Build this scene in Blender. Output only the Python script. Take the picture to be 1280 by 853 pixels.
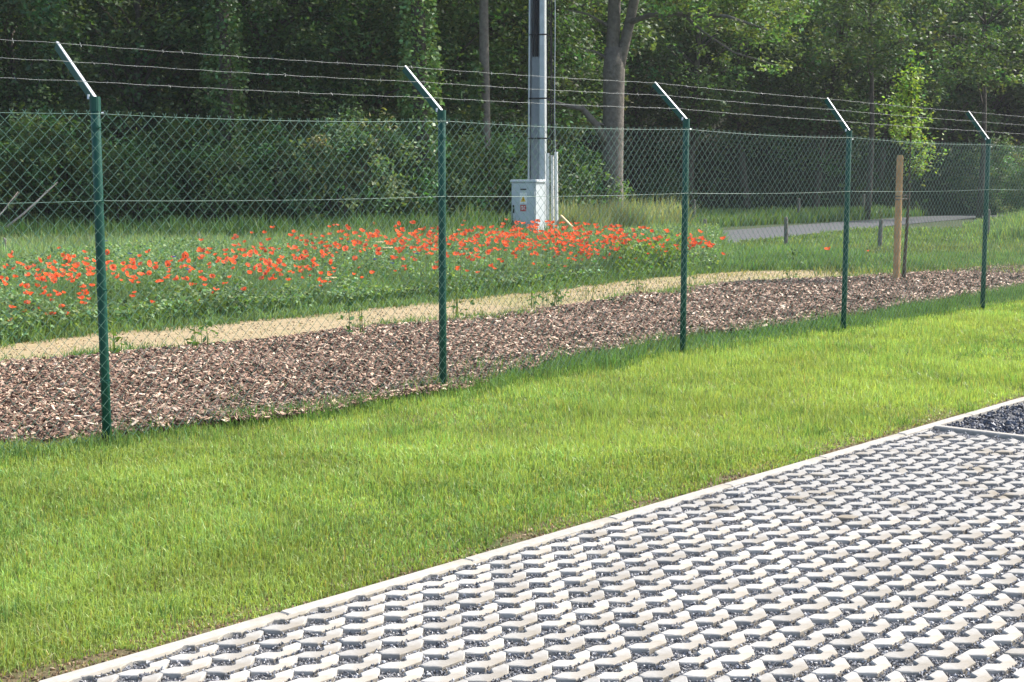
import bpy, math, random
import numpy as np
from mathutils import Vector

R_ = math.radians
rng = np.random.default_rng(7)
random.seed(7)
scene = bpy.context.scene
for o in list(bpy.data.objects):
    bpy.data.objects.remove(o)
col = scene.collection

# ------------------------------------------------------------------ camera, sky, sun, exposure
# world frame: X runs along the fence, Y away from the pavement towards the wood; camera stands at the origin
YAW = R_(47.9)
PITCH = R_(6.42)
FPX = 1800.0 / 1280.0
cam_d = bpy.data.cameras.new('camera')
cam = bpy.data.objects.new('camera', cam_d)
col.objects.link(cam)
cam.location = (0, 0, 1.60)
cam.rotation_euler = (R_(90) - PITCH, 0, -YAW)
cam_d.sensor_width = 36.0
cam_d.lens = 36.0 * FPX
cam_d.clip_start = 0.05
cam_d.clip_end = 2000
scene.camera = cam

SUN_EL = R_(46)
SUN_AZ = R_(-24)            # angle of the sun from +X, counter-clockwise
world = bpy.data.worlds.new('World')
scene.world = world
world.use_nodes = True
wn = world.node_tree
wn.nodes.clear()
sky = wn.nodes.new('ShaderNodeTexSky')
sky.sky_type = 'NISHITA'
sky.sun_disc = False
sky.sun_elevation = SUN_EL
sky.sun_rotation = R_(90) - SUN_AZ
sky.dust_density = 3.0
bg = wn.nodes.new('ShaderNodeBackground')
bg.inputs['Strength'].default_value = 0.15
wo = wn.nodes.new('ShaderNodeOutputWorld')
wn.links.new(sky.outputs[0], bg.inputs[0])
wn.links.new(bg.outputs[0], wo.inputs[0])

sun_d = bpy.data.lights.new('sun', 'SUN')
sun_d.energy = 3.7
sun_d.angle = R_(1.2)
sun_d.color = (1.0, 0.95, 0.86)
sun = bpy.data.objects.new('sun', sun_d)
col.objects.link(sun)
to_sun = Vector((math.cos(SUN_EL) * math.cos(SUN_AZ), math.cos(SUN_EL) * math.sin(SUN_AZ), math.sin(SUN_EL)))
sun.rotation_euler = to_sun.to_track_quat('Z', 'Y').to_euler()
sun.location = (20, 0, 30)

scene.view_settings.view_transform = 'Standard'
scene.view_settings.look = 'None'
scene.view_settings.gamma = 1.0
scene.view_settings.exposure = 1.05
scene.view_settings.use_curve_mapping = False
scene.render.engine = 'CYCLES'
scene.cycles.max_bounces = 6
scene.cycles.diffuse_bounces = 3
scene.cycles.transmission_bounces = 4

# ------------------------------------------------------------------ helpers
CY, SY = math.cos(YAW), math.sin(YAW)

def W(x, d):
    """camera-relative metres (x to the side, d ahead) -> world XY"""
    x = np.asarray(x, float); d = np.asarray(d, float)
    return CY * x + SY * d, -SY * x + CY * d

def C(X, Y):
    """world XY -> camera-relative (x, d)"""
    return CY * X - SY * Y, SY * X + CY * Y

def side(u, d):
    """metres to the side at distance d for a bearing given as a column of the photograph"""
    return (np.asarray(u, float) - 640.0) / 1811.0 * d

def zat(v, d):
    return 1.6 - (v - 224.0) / 1811.0 * d

def seen(X, Y, margin=0.6):
    x, d = C(X, Y)
    return (d > 0.5) & (np.abs(x) < d * 0.3535 + margin)

def vnoise(x, y, seed=0):
    """smooth 2-D value noise in 0..1"""
    xi = np.floor(x).astype(np.int64); yi = np.floor(y).astype(np.int64)
    xf = x - xi; yf = y - yi
    def h(a, b):
        n = (a * 374761393 + b * 668265263 + seed * 974634777) & 0x7fffffff
        n = ((n ^ (n >> 13)) * 1274126177) & 0x7fffffff
        return ((n ^ (n >> 16)) & 0xffff) / 65535.0
    sx = xf * xf * (3 - 2 * xf); sy = yf * yf * (3 - 2 * yf)
    a = h(xi, yi) * (1 - sx) + h(xi + 1, yi) * sx
    b = h(xi, yi + 1) * (1 - sx) + h(xi + 1, yi + 1) * sx
    return a * (1 - sy) + b * sy

class G:
    """collects vertices, faces and per-vertex colours; build() links them as one mesh object"""
    def __init__(self):
        self.V, self.F, self.Cc, self.n = [], [], [], 0
    def add(self, V, F, Cv=None, m=0):
        V = np.asarray(V, float).reshape(-1, 3)
        self.V.append(V)
        Fl = F if isinstance(F, list) and len(F) and isinstance(F[0], np.ndarray) else [np.asarray(F, int)]
        for f in Fl:
            if len(f):
                self.F.append((f + self.n, m))
        if Cv is None:
            Cv = np.full((len(V), 3), 0.5)
        Cv = np.asarray(Cv, float)
        if Cv.ndim == 1:
            Cv = np.tile(Cv, (len(V), 1))
        self.Cc.append(Cv)
        self.n += len(V)
        return self
    def mesh(self, name, mats, smooth=False):
        me = bpy.data.meshes.new(name)
        V = np.concatenate(self.V)
        me.vertices.add(len(V)); me.vertices.foreach_set('co', V.ravel())
        loops = np.concatenate([f.ravel() for f, m in self.F])
        tot = np.concatenate([np.full(len(f), f.shape[1]) for f, m in self.F])
        mi = np.concatenate([np.full(len(f), m) for f, m in self.F])
        st = np.concatenate([[0], np.cumsum(tot)[:-1]])
        me.loops.add(len(loops)); me.loops.foreach_set('vertex_index', loops)
        me.polygons.add(len(tot)); me.polygons.foreach_set('loop_start', st)
        me.polygons.foreach_set('material_index', mi)
        me.polygons.foreach_set('use_smooth', np.full(len(tot), bool(smooth)))
        ca = me.attributes.new('Col', 'FLOAT_COLOR', 'POINT')
        Cv = np.concatenate(self.Cc)
        ca.data.foreach_set('color', np.hstack([Cv, np.ones((len(Cv), 1))]).ravel())
        me.update(calc_edges=True)
        for m in (mats if isinstance(mats, (list, tuple)) else [mats]):
            me.materials.append(m)
        return me
    def build(self, name, mats, parent=None, smooth=False):
        return link(name, self.mesh(name, mats, smooth), parent)

def link(name, data, parent=None, loc=None, rz=None):
    o = bpy.data.objects.new(name, data)
    col.objects.link(o)
    o.parent = parent
    if loc is not None:
        o.location = loc
    if rz is not None:
        o.rotation_euler = (0, 0, rz)
    return o

def tag(o, label, cat, group=None, kind=None):
    o['label'] = label
    o['category'] = cat
    if group:
        o['group'] = group
    if kind:
        o['kind'] = kind
    return o

def thing(name, loc, label, cat, group=None, rz=0):
    o = bpy.data.objects.new(name, None)
    o.empty_display_size = 0.1
    col.objects.link(o)
    o.location = loc
    o.rotation_euler = (0, 0, rz)
    return tag(o, label, cat, group)

def box(cx, cy, cz, sx, sy, sz):
    V = np.array([[x, y, z] for z in (-.5, .5) for y in (-.5, .5) for x in (-.5, .5)]) * (sx, sy, sz) + (cx, cy, cz)
    return V, np.array([[0, 2, 3, 1], [4, 5, 7, 6], [0, 1, 5, 4], [2, 6, 7, 3], [0, 4, 6, 2], [1, 3, 7, 5]])

def chamfer_box(cx, cy, cz, sx, sy, sz, c):
    """box with its four upright edges and its top rim cut by c"""
    hx, hy = sx / 2, sy / 2
    def ring(z, i):
        a, b = hx - i, hy - i
        return [(-a + c, -b, z), (a - c, -b, z), (a, -b + c, z), (a, b - c, z), (a - c, b, z), (-a + c, b, z), (-a, b - c, z), (-a, -b + c, z)]
    V = np.array(ring(-sz / 2, 0) + ring(sz / 2 - c, 0) + ring(sz / 2, c)) + (cx, cy, cz)
    q = [[r * 8 + i, r * 8 + (i + 1) % 8, (r + 1) * 8 + (i + 1) % 8, (r + 1) * 8 + i] for r in (0, 1) for i in range(8)]
    return V, [np.array(q), np.array([[16 + i for i in range(8)]]), np.array([[7 - i for i in range(8)]])]

def tube(P, rad, n=8, cap=True):
    P = np.asarray(P, float); k = len(P)
    rad = np.broadcast_to(np.asarray(rad, float), (k,))
    T = np.gradient(P, axis=0)
    T /= np.linalg.norm(T, axis=1)[:, None] + 1e-9
    ref = np.array([0, 0, 1.0]) if abs(T[:, 2]).mean() < 0.8 else np.array([1.0, 0, 0])
    A = np.cross(T, ref); A /= np.linalg.norm(A, axis=1)[:, None] + 1e-9
    B = np.cross(T, A)
    th = np.arange(n) * 2 * math.pi / n
    V = P[:, None] + rad[:, None, None] * (np.cos(th)[None, :, None] * A[:, None] + np.sin(th)[None, :, None] * B[:, None])
    i = np.arange(k - 1)[:, None] * n; j = np.arange(n)[None]; j2 = (j + 1) % n
    F = np.stack([i + j, i + j2, i + n + j2, i + n + j], -1).reshape(-1, 4)
    out = [F]
    if cap:
        out += [np.array([list(range(n - 1, -1, -1))]), np.array([[(k - 1) * n + q for q in range(n)]])]
    return V.reshape(-1, 3), out

def blades(P, h, w, lean=0.35, colr=None, bend=True, tipc=1.25):
    """grass blades: tapered, bent strips standing on points P"""
    n = len(P)
    a = rng.uniform(0, 2 * math.pi, n); b = rng.uniform(0, 2 * math.pi, n)
    sd = np.stack([np.cos(a), np.sin(a), np.zeros(n)], 1) * (w / 2)[:, None]
    ln = np.stack([np.cos(b), np.sin(b), np.zeros(n)], 1) * (h * np.abs(rng.normal(0, lean, n)))[:, None]
    up = np.zeros((n, 3)); up[:, 2] = h
    tip = P + up + ln
    tip[:, 2] -= 0.35 * np.linalg.norm(ln, axis=1)
    if bend:
        mid = P + up * 0.55 + ln * 0.3
        V = np.stack([P - sd, P + sd, mid - sd * .8, mid + sd * .8, tip], 1).reshape(-1, 3)
        o = np.arange(n)[:, None] * 5
        F = [o + np.array([[0, 1, 3, 2]]), o + np.array([[2, 3, 4]])]
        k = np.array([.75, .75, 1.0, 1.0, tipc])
    else:
        V = np.stack([P - sd, P + sd, tip], 1).reshape(-1, 3)
        F = [np.arange(n * 3).reshape(-1, 3)]
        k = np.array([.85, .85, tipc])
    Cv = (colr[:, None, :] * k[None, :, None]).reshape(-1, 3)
    return V, F, Cv

def unit(n):
    v = rng.normal(size=(n, 3))
    return v / (np.linalg.norm(v, axis=1)[:, None] + 1e-9)

def leafquads(P, size, colr, droop=0.25, asp=0.3):
    n = len(P)
    d = unit(n); d[:, 2] = d[:, 2] * 0.6 - droop
    d /= np.linalg.norm(d, axis=1)[:, None]
    r = unit(n); r[:, 2] *= 0.35
    s = np.cross(d, np.cross(d, np.array([0, 0, 1.0])) * 0.8 + r * 0.6)
    s = np.cross(s, d) if False else np.cross(d, r + np.array([0, 0, 0.9]))
    s /= np.linalg.norm(s, axis=1)[:, None] + 1e-9
    sz = np.broadcast_to(size, (n,))[:, None] * rng.uniform(.7, 1.25, (n, 1))
    V = np.stack([P, P + d * sz * .45 + s * sz * asp, P + d * sz, P + d * sz * .45 - s * sz * asp], 1).reshape(-1, 3)
    F = np.arange(n * 4).reshape(-1, 4)
    return V, F, np.repeat(colr, 4, axis=0)

def shade(base, n, amt=0.25, yel=0.15):
    base = np.asarray(base, float)
    k = rng.normal(1, amt, (n, 1)).clip(.4, 1.9)
    c = base[None] * k
    y = rng.normal(0, yel, n)
    c[:, 0] *= (1 + y); c[:, 2] *= (1 - y * .6)
    return c.clip(0.004, 0.9)

def sheet(name, pts, z, mat, parent=None):
    g = G(); V = np.array([(x, y, z) for x, y in pts])
    g.add(V, [np.array([list(range(len(V)))])])
    return g.build(name, mat, parent)

def strip_sheet(name, near, far, z, mat, n=60):
    """sheet between two polylines given as (x, y) lists with rising x"""
    near = np.array(near); far = np.array(far)
    x0 = max(near[0, 0], far[0, 0]); x1 = min(near[-1, 0], far[-1, 0])
    xs = np.linspace(x0, x1, n)
    a = np.stack([xs, np.interp(xs, near[:, 0], near[:, 1]), np.full(n, z)], 1)
    b = np.stack([xs, np.interp(xs, far[:, 0], far[:, 1]), np.full(n, z)], 1)
    i = np.arange(n - 1)
    g = G().add(np.concatenate([a, b]), np.stack([i, i + 1, n + i + 1, n + i], 1))
    return g.build(name, mat)

# ------------------------------------------------------------------ materials
def mat(name, rough=0.8, spec=0.3):
    m = bpy.data.materials.new(name); m.use_nodes = True
    nt = m.node_tree; b = nt.nodes['Principled BSDF']
    b.inputs['Roughness'].default_value = rough
    b.inputs['Specular IOR Level'].default_value = spec
    return m, nt, b

def noise_mat(name, c1, c2, scale=8.0, rough=0.85, bump=0.3, detail=6, c3=None, scale3=1.2, spec=0.25, dist=0.01, rand=0.0, metallic=0.0):
    m, nt, b = mat(name, rough, spec)
    b.inputs['Metallic'].default_value = metallic
    N = nt.nodes; L = nt.links
    tc = N.new('ShaderNodeTexCoord')
    no = N.new('ShaderNodeTexNoise'); no.inputs['Scale'].default_value = scale; no.inputs['Detail'].default_value = detail
    no.inputs['Roughness'].default_value = 0.65
    L.new(tc.outputs['Object'], no.inputs['Vector'])
    rp = N.new('ShaderNodeValToRGB'); rp.color_ramp.elements[0].position = .32; rp.color_ramp.elements[1].position = .68
    rp.color_ramp.elements[0].color = (*c1, 1); rp.color_ramp.elements[1].color = (*c2, 1)
    L.new(no.outputs['Fac'], rp.inputs[0]); out = rp.outputs[0]
    if c3 is not None:
        n3 = N.new('ShaderNodeTexNoise'); n3.inputs['Scale'].default_value = scale3; n3.inputs['Detail'].default_value = 4
        L.new(tc.outputs['Object'], n3.inputs['Vector'])
        r3 = N.new('ShaderNodeMapRange'); r3.inputs[1].default_value = .52; r3.inputs[2].default_value = .68
        L.new(n3.outputs['Fac'], r3.inputs[0])
        mx = N.new('ShaderNodeMix'); mx.data_type = 'RGBA'
        L.new(r3.outputs[0], mx.inputs['Factor']); L.new(out, mx.inputs['A']); mx.inputs['B'].default_value = (*c3, 1)
        out = mx.outputs['Result']
    if rand:
        oi = N.new('ShaderNodeObjectInfo'); mr = N.new('ShaderNodeMapRange')
        mr.inputs[3].default_value = 1 - rand; mr.inputs[4].default_value = 1 + rand
        L.new(oi.outputs['Random'], mr.inputs[0])
        hs = N.new('ShaderNodeHueSaturation'); L.new(mr.outputs[0], hs.inputs['Value']); L.new(out, hs.inputs['Color'])
        out = hs.outputs[0]
    L.new(out, b.inputs['Base Color'])
    if bump:
        bp = N.new('ShaderNodeBump'); bp.inputs['Strength'].default_value = bump; bp.inputs['Distance'].default_value = dist
        L.new(no.outputs['Fac'], bp.inputs['Height']); L.new(bp.outputs[0], b.inputs['Normal'])
    return m

def leaf_mat(name, trans=0.35, rough=0.6, spec=0.25, tint=(1.25, 1.35, 0.5), rand=0.12):
    """leaf or blade: colour from the mesh attribute, part of the light passes through"""
    m, nt, b = mat(name, rough, spec)
    N = nt.nodes; L = nt.links
    at = N.new('ShaderNodeAttribute'); at.attribute_name = 'Col'
    oi = N.new('ShaderNodeObjectInfo'); mr = N.new('ShaderNodeMapRange')
    mr.inputs[3].default_value = 1 - rand; mr.inputs[4].default_value = 1 + rand
    L.new(oi.outputs['Random'], mr.inputs[0])
    hs = N.new('ShaderNodeHueSaturation'); L.new(mr.outputs[0], hs.inputs['Value']); L.new(at.outputs['Color'], hs.inputs['Color'])
    L.new(hs.outputs[0], b.inputs['Base Color'])
    tr = N.new('ShaderNodeBsdfTranslucent')
    mx = N.new('ShaderNodeMix'); mx.data_type = 'RGBA'; mx.blend_type = 'MULTIPLY'; mx.inputs['Factor'].default_value = 1
    L.new(hs.outputs[0], mx.inputs['A']); mx.inputs['B'].default_value = (*tint, 1)
    L.new(mx.outputs['Result'], tr.inputs['Color'])
    ms = N.new('ShaderNodeMixShader'); ms.inputs[0].default_value = trans
    L.new(b.outputs[0], ms.inputs[1]); L.new(tr.outputs[0], ms.inputs[2])
    L.new(ms.outputs[0], N['Material Output'].inputs['Surface'])
    return m

def attr_mat(name, rough=0.85, spec=0.25):
    m, nt, b = mat(name, rough, spec)
    at = nt.nodes.new('ShaderNodeAttribute'); at.attribute_name = 'Col'
    nt.links.new(at.outputs['Color'], b.inputs['Base Color'])
    return m

M = {}
M['ground'] = noise_mat('ground_earth', (.030, .045, .018), (.055, .075, .028), 3.0, bump=.4)
M['lawn'] = noise_mat('lawn_soil', (.075, .070, .030), (.19, .145, .080), 38.0, bump=1.0, c3=(.07, .09, .025), scale3=1.6, dist=.02)
M['bark_bed'] = noise_mat('mulch_bed', (.045, .028, .020), (.12, .075, .052), 40.0, bump=.8)
M['sand'] = noise_mat('sand_path', (.25, .195, .112), (.38, .30, .18), 9.0, bump=.5, c3=(.25, .22, .10), scale3=.5)
M['asphalt'] = noise_mat('asphalt', (.062, .066, .074), (.11, .115, .125), 30.0, bump=.3)
M['hill'] = noise_mat('wood_floor', (.006, .010, .004), (.022, .030, .012), 1.2, bump=.8, dist=.2)
M['bed'] = noise_mat('grit_bed', (.06, .062, .068), (.16, .165, .175), 90.0, bump=.8)
M['paver'] = noise_mat('concrete_paver', (.32, .312, .292), (.425, .415, .39), 35.0, bump=.35, c3=(.28, .245, .19), scale3=3.0, rand=.20, dist=.003)
M['kerb'] = noise_mat('kerb_concrete', (.31, .295, .262), (.41, .39, .35), 30.0, bump=.3, c3=(.27, .24, .18), scale3=2.4, rand=.05, dist=.003)
M['grit'] = attr_mat('grit_stone', .55, .5)
M['chips'] = attr_mat('wood_chip', .8, .25)
M['lawn_blade'] = leaf_mat('lawn_blade', .42, .42, .45, (1.35, 1.25, .6))
M['meadow'] = leaf_mat('meadow_blade', .35, .6, .3)
M['leaf'] = leaf_mat('tree_leaf', .38, .55, .3)
M['ivy'] = leaf_mat('ivy_leaf', .22, .45, .4)
M['petal'] = leaf_mat('poppy_petal', .45, .6, .15, (1.2, .9, .6), .18)
M['bark'] = noise_mat('bark', (.045, .038, .031), (.12, .105, .09), 9.0, bump=.9, dist=.05)
M['bark_pale'] = noise_mat('pale_bark', (.10, .09, .078), (.20, .18, .155), 7.0, bump=.9, dist=.05)
M['deadwood'] = noise_mat('dead_wood', (.26, .23, .19), (.42, .38, .32), 12.0, bump=.4)
M['stake'] = noise_mat('stake_wood', (.34, .21, .10), (.50, .34, .18), 6.0, bump=.4)
M['post_wood'] = noise_mat('weathered_post', (.11, .10, .085), (.21, .19, .165), 10.0, bump=.5)
M['plank'] = noise_mat('pale_plank', (.50, .36, .20), (.62, .47, .29), 6.0, bump=.3)
M['green'] = noise_mat('green_coating', (.004, .058, .042), (.007, .078, .056), 5.0, rough=.45, bump=.05, spec=.35, dist=.001)
M['wire'] = noise_mat('coated_wire', (.065, .155, .120), (.09, .20, .155), 5.0, rough=.4, bump=0, spec=.5)
M['galv'] = noise_mat('galvanised_steel', (.42, .45, .46), (.60, .63, .64), 12.0, rough=.38, bump=.05, metallic=.75, dist=.001)
M['barb'] = noise_mat('barbed_wire_steel', (.20, .22, .215), (.33, .35, .345), 30.0, rough=.55, bump=0, metallic=.3)
M['pole'] = noise_mat('pole_steel', (.36, .40, .42), (.50, .54, .56), 5.0, rough=.5, bump=.1, metallic=.2, dist=.002)
M['cover'] = noise_mat('cable_cover', (.17, .19, .21), (.23, .25, .27), 6.0, rough=.5, bump=.05)
M['cable'] = noise_mat('black_cable', (.010, .010, .012), (.022, .022, .026), 10.0, rough=.5, bump=0)
M['conduit'] = noise_mat('white_conduit', (.66, .66, .63), (.80, .80, .77), 6.0, rough=.45, bump=.05)
M['cabinet'] = noise_mat('cabinet_grp', (.43, .47, .49), (.50, .54, .56), 5.0, rough=.45, bump=.06, dist=.002)
M['black'] = noise_mat('black_plastic', (.012, .012, .014), (.02, .02, .022), 10.0, rough=.5, bump=0)
M['white_sticker'] = noise_mat('white_sticker', (.72, .72, .70), (.8, .8, .78), 10.0, rough=.5, bump=0)
M['yellow'] = noise_mat('yellow_sticker', (.80, .48, .02), (.85, .54, .03), 10.0, rough=.5, bump=0)
M['red'] = noise_mat('red_sticker', (.42, .05, .06), (.5, .07, .08), 10.0, rough=.5, bump=0)

# ------------------------------------------------------------------ ground and its sheets
ground = sheet('ground', [(-150, -150), (220, -150), (220, 220), (-150, 220)], -0.04, M['ground'])
tag(ground, 'dark green earth under the meadow and the wood', 'ground', kind='structure')

MF = [(-2, 7.9), (3.5, 8.05), (4.36, 8.0), (5.08, 7.60), (5.9, 7.72), (7.35, 7.78), (8.2, 7.80), (8.66, 8.0), (10.2, 8.12), (11.8, 8.28), (14.7, 8.16), (18.8, 8.38), (20.9, 8.6), (34, 8.9)]
MBK = [(-2, 11.75), (6.2, 11.62), (7, 11.54), (8.6, 11.36), (12.5, 11.33), (15.7, 11.75), (18.1, 12.0), (19.8, 11.75), (21.7, 11.2), (23.7, 10.97), (26, 10.8), (34, 10.4)]
TB = [(-2, 13.2), (7, 13.1), (8.1, 13.45), (9.55, 13.35), (12, 13.45), (15.2, 13.75), (19.2, 14.4), (21.3, 14.3), (22.7, 13.5), (23.4, 11.9), (24.2, 10.95)]
mf = lambda x: np.interp(x, *np.array(MF).T)
mb = lambda x: np.interp(x, *np.array(MBK).T)
tb = lambda x: np.interp(x, *np.array(TB).T)

KX, KY, KA = 2.28, 4.118, 0.0152          # kerb origin and its small turn against the fence
def K(a, b):
    """pavement frame: a along the kerb, b in from the lawn edge -> world XY"""
    c, s = math.cos(KA), math.sin(KA)
    return KX + c * a + s * b, KY + s * a - c * b

lawn = sheet('lawn', [K(-8, 0), K(40, 0), (42, 9.0), (-6, 8.4)], -0.025, M['lawn'])
tag(lawn, 'soil sheet of the bright mown lawn between kerb and fence', 'lawn', kind='structure')
mulch = strip_sheet('mulch_bed', MF, MBK, -0.018, M['bark_bed'])
tag(mulch, 'brown bed of wood chips running behind the fence', 'mulch bed', kind='structure')
path = strip_sheet('sand_path', [(x, y - .1) for x, y in MBK], TB, -0.022, M['sand'])
tag(path, 'pale sandy path between the wood chips and the poppies', 'path', kind='structure')

# road beyond the meadow, a curving band
rc = np.array([(3.2, 36.0), (6.2, 41.5), (9.5, 47.0), (14.0, 54.5), (19.0, 62.0), (30, 76)])
tt = np.linspace(0, 5, 40); rcx = np.interp(tt, range(6), rc[:, 0]); rcd = np.interp(tt, range(6), rc[:, 1])
tx, td = np.gradient(rcx), np.gradient(rcd); ln = np.hypot(tx, td)
wd = np.interp(tt, [0, 2, 4, 5], [1.9, 1.6, 1.25, 1.2])
X1, Y1 = W(rcx + td / ln * wd, rcd - tx / ln * wd); X2, Y2 = W(rcx - td / ln * wd, rcd + tx / ln * wd)
g = G(); i = np.arange(39)
g.add(np.concatenate([np.stack([X1, Y1, np.full(40, -.015)], 1), np.stack([X2, Y2, np.full(40, -.015)], 1)]), np.stack([i, i + 1, 41 + i, 40 + i], 1))
road = g.build('road', M['asphalt'])
tag(road, 'grey asphalt lane curving past the wooden posts to the wood', 'road', kind='structure')

# wooded slope at the back
nx, nd = 60, 26
xs = np.linspace(-75, 95, nx); ds = np.linspace(0, 1, nd)
XX, DD = np.meshgrid(xs, ds)
d0 = 57 + 0.42 * np.clip(XX, -30, 40)
dd = d0 + DD * 70
hh = np.clip((dd - d0) * 0.75, 0, None); hh = 19 * (1 - np.exp(-hh / 16)) + 1.6 * (vnoise(XX * .25, dd * .25, 3) - .5) * np.clip(DD * 8, 0, 1) - .06
wx, wy = W(XX, dd)
i = (np.arange(nd - 1)[:, None] * nx + np.arange(nx - 1)[None]).ravel()
hill = G().add(np.stack([wx, wy, hh], -1).reshape(-1, 3), np.stack([i, i + 1, i + nx + 1, i + nx], 1)).build('hillside', M['hill'], smooth=True)
tag(hill, 'dark wooded slope rising behind the trees', 'hillside', kind='structure')

# ------------------------------------------------------------------ pavement: kerb, pavers, grit
pave = bpy.data.objects.new('pavement', None)
bedg = G(); bedg.add(np.array([(-9, -.03, -.018), (6.4, -.03, -.018), (6.4, -7, -.018), (-9, -7, -.018)]), [np.array([[0, 3, 2, 1]])])
pave = bedg.build('pavement', M['bed'])
pave.location = (KX, KY, 0); pave.rotation_euler = (0, 0, KA)
tag(pave, 'parking pavement of pale concrete grid pavers filled with grit', 'pavement', kind='structure')

def prism(poly, z0, z1, ch):
    """upright prism over a polygon (counter-clockwise) with a chamfered top rim"""
    P = np.array(poly, float); n = len(P)
    e1 = np.roll(P, -1, 0) - P; e0 = P - np.roll(P, 1, 0)
    n1 = np.stack([-e1[:, 1], e1[:, 0]], 1); n1 /= np.linalg.norm(n1, axis=1)[:, None]
    n0 = np.stack([-e0[:, 1], e0[:, 0]], 1); n0 /= np.linalg.norm(n0, axis=1)[:, None]
    m = n0 + n1; m /= np.maximum((m * n1).sum(1), .35)[:, None]
    I = P + m * ch
    V = np.concatenate([np.c_[P, np.full(n, z0)], np.c_[P, np.full(n, z1 - ch)], np.c_[I, np.full(n, z1)]])
    q = [[r * n + i, r * n + (i + 1) % n, (r + 1) * n + (i + 1) % n, (r + 1) * n + i] for r in (0, 1) for i in range(n)]
    return V, [np.array(q), np.array([[2 * n + i for i in range(n)]])]

TOPP = [(.0985, 0), (.030, 0), (.008, -.032), (-.008, -.032), (-.041, 0), (-.0985, 0)]
BOTP = [(-.0985, -.021), (-.074, -.056), (-.064, -.073), (.038, -.073), (.048, -.065), (.0985, -.021)]
PAVER = list(TOPP) + list(BOTP)
CUT = [(.0985, -.050), (-.0985, -.050), (-.086, -.053), (-.074, -.060), (-.064, -.073), (.038, -.073), (.048, -.066), (.070, -.053)]
def variant(poly, sd, ch=.003):
    r = np.random.default_rng(sd)
    P = np.array(poly) + r.normal(0, .0011, (len(poly), 2))
    V, F = prism(P, -.08, 0, ch)
    V = V.copy(); V[2 * len(P):, 2] += r.normal(0, .0006, len(P))
    return V, F
vars_full = [variant(PAVER, s) for s in range(5)]
vars_cut = [variant(CUT, 50 + s, .003) for s in range(2)]
pm = [G().add(*v).mesh('paver', M['paver']) for v in vars_full]
pc = [G().add(*v).mesh('paver', M['kerb']) for v in vars_cut]
cells = []
for k in range(0, 34):
    b = .012 + .1 * k
    off = (.92 - .1 * k + .105) % .2
    for j in range(-12, 32):
        a = j * .2 + off
        if -2.2 < a < 6.3:
            cells.append((k, a, b))
def dist_seen(c):
    X, Y = K(c[1], c[2] + .035); x, d = C(X, Y)
    lim = d * .3535
    bottom = d > 1.6 / math.tan(R_(6.42 + 13.4))
    return (abs(x) < lim + .05 and bottom), d
info = [(c,) + dist_seen(c) for c in cells]
vis = sorted([q for q in info if q[1]], key=lambda q: q[2])[:300]
single = set(q[0] for q in vis)
rest = G()
for c, s_, d in info:
    k, a, b = c
    a += rng.normal(0, .0012); b += rng.normal(0, .001); z = rng.normal(0, .0022); rz = rng.normal(0, .010)
    if c in single:
        o = link('paver', random.choice(pc if k == 0 else pm), pave, (a, -b, z), rz)
    else:
        V, F = random.choice(vars_cut if k == 0 else vars_full)
        V = V * 1.0; cs, sn = math.cos(rz), math.sin(rz)
        V = np.stack([V[:, 0] * cs - V[:, 1] * sn + a, V[:, 0] * sn + V[:, 1] * cs - b, V[:, 2] + z], 1)
        rest.add(V, F)
ro = rest.build('pavers_beyond', M['paver'], pave); ro['kind'] = 'stuff'

# kerb stones one metre long
def kerb_run(root, n, start, length, wdt, h, along=True):
    V, F = chamfer_box(0, 0, 0, length - .004, wdt, .2, .006)
    me = G().add(V, F).mesh('kerb_stone', M['kerb'])
    for i in range(n):
        link('kerb_stone', me, root, (start + i * length + length / 2, 0, h - .1 + rng.normal(0, .0015)), rng.normal(0, .0015))
kerb = bpy.data.objects.new('kerb', None); col.objects.link(kerb)
kx, ky = K(0, .0315); kerb.location = (kx, ky, 0); kerb.rotation_euler = (0, 0, KA)
tag(kerb, 'pale concrete kerb between the lawn and the grid pavers', 'kerb', kind='structure')
kerb_run(kerb, 20, -3, 1.0, .063, .006)
xk = bpy.data.objects.new('kerb', None); col.objects.link(xk)
kx, ky = K(6.42, .058); xk.location = (kx, ky, 0); xk.rotation_euler = (0, 0, KA - math.pi / 2)
tag(xk, 'thin pale concrete edging between the grid pavers and dark gravel', 'kerb', kind='structure')
kerb_run(xk, 6, 0.0, 1.0, .06, .012)

def stones(P, size, colr):
    """angular stones: jittered octahedra"""
    n = len(P)
    base = np.array([(1, 0, 0), (0, 1, 0), (-1, 0, 0), (0, -1, 0), (0, 0, 1), (0, 0, -1.0)])
    V = base[None] * rng.uniform(.55, 1.1, (n, 6, 1)) + rng.normal(0, .18, (n, 6, 3))
    A = unit(n); B = np.cross(A, unit(n)); B /= np.linalg.norm(B, axis=1)[:, None]; D = np.cross(A, B)
    Rm = np.stack([A, B, D], 1)
    V = np.einsum('nij,njk->nik', V * np.array([1.2, .9, .7]), Rm) * (size / 2)[:, None, None] + P[:, None]
    f = np.array([(0, 1, 4), (1, 2, 4), (2, 3, 4), (3, 0, 4), (1, 0, 5), (2, 1, 5), (3, 2, 5), (0, 3, 5)])
    F = (np.arange(n)[:, None, None] * 6 + f[None]).reshape(-1, 3)
    return V.reshape(-1, 3), F, np.repeat(colr, 6, axis=0)

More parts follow.
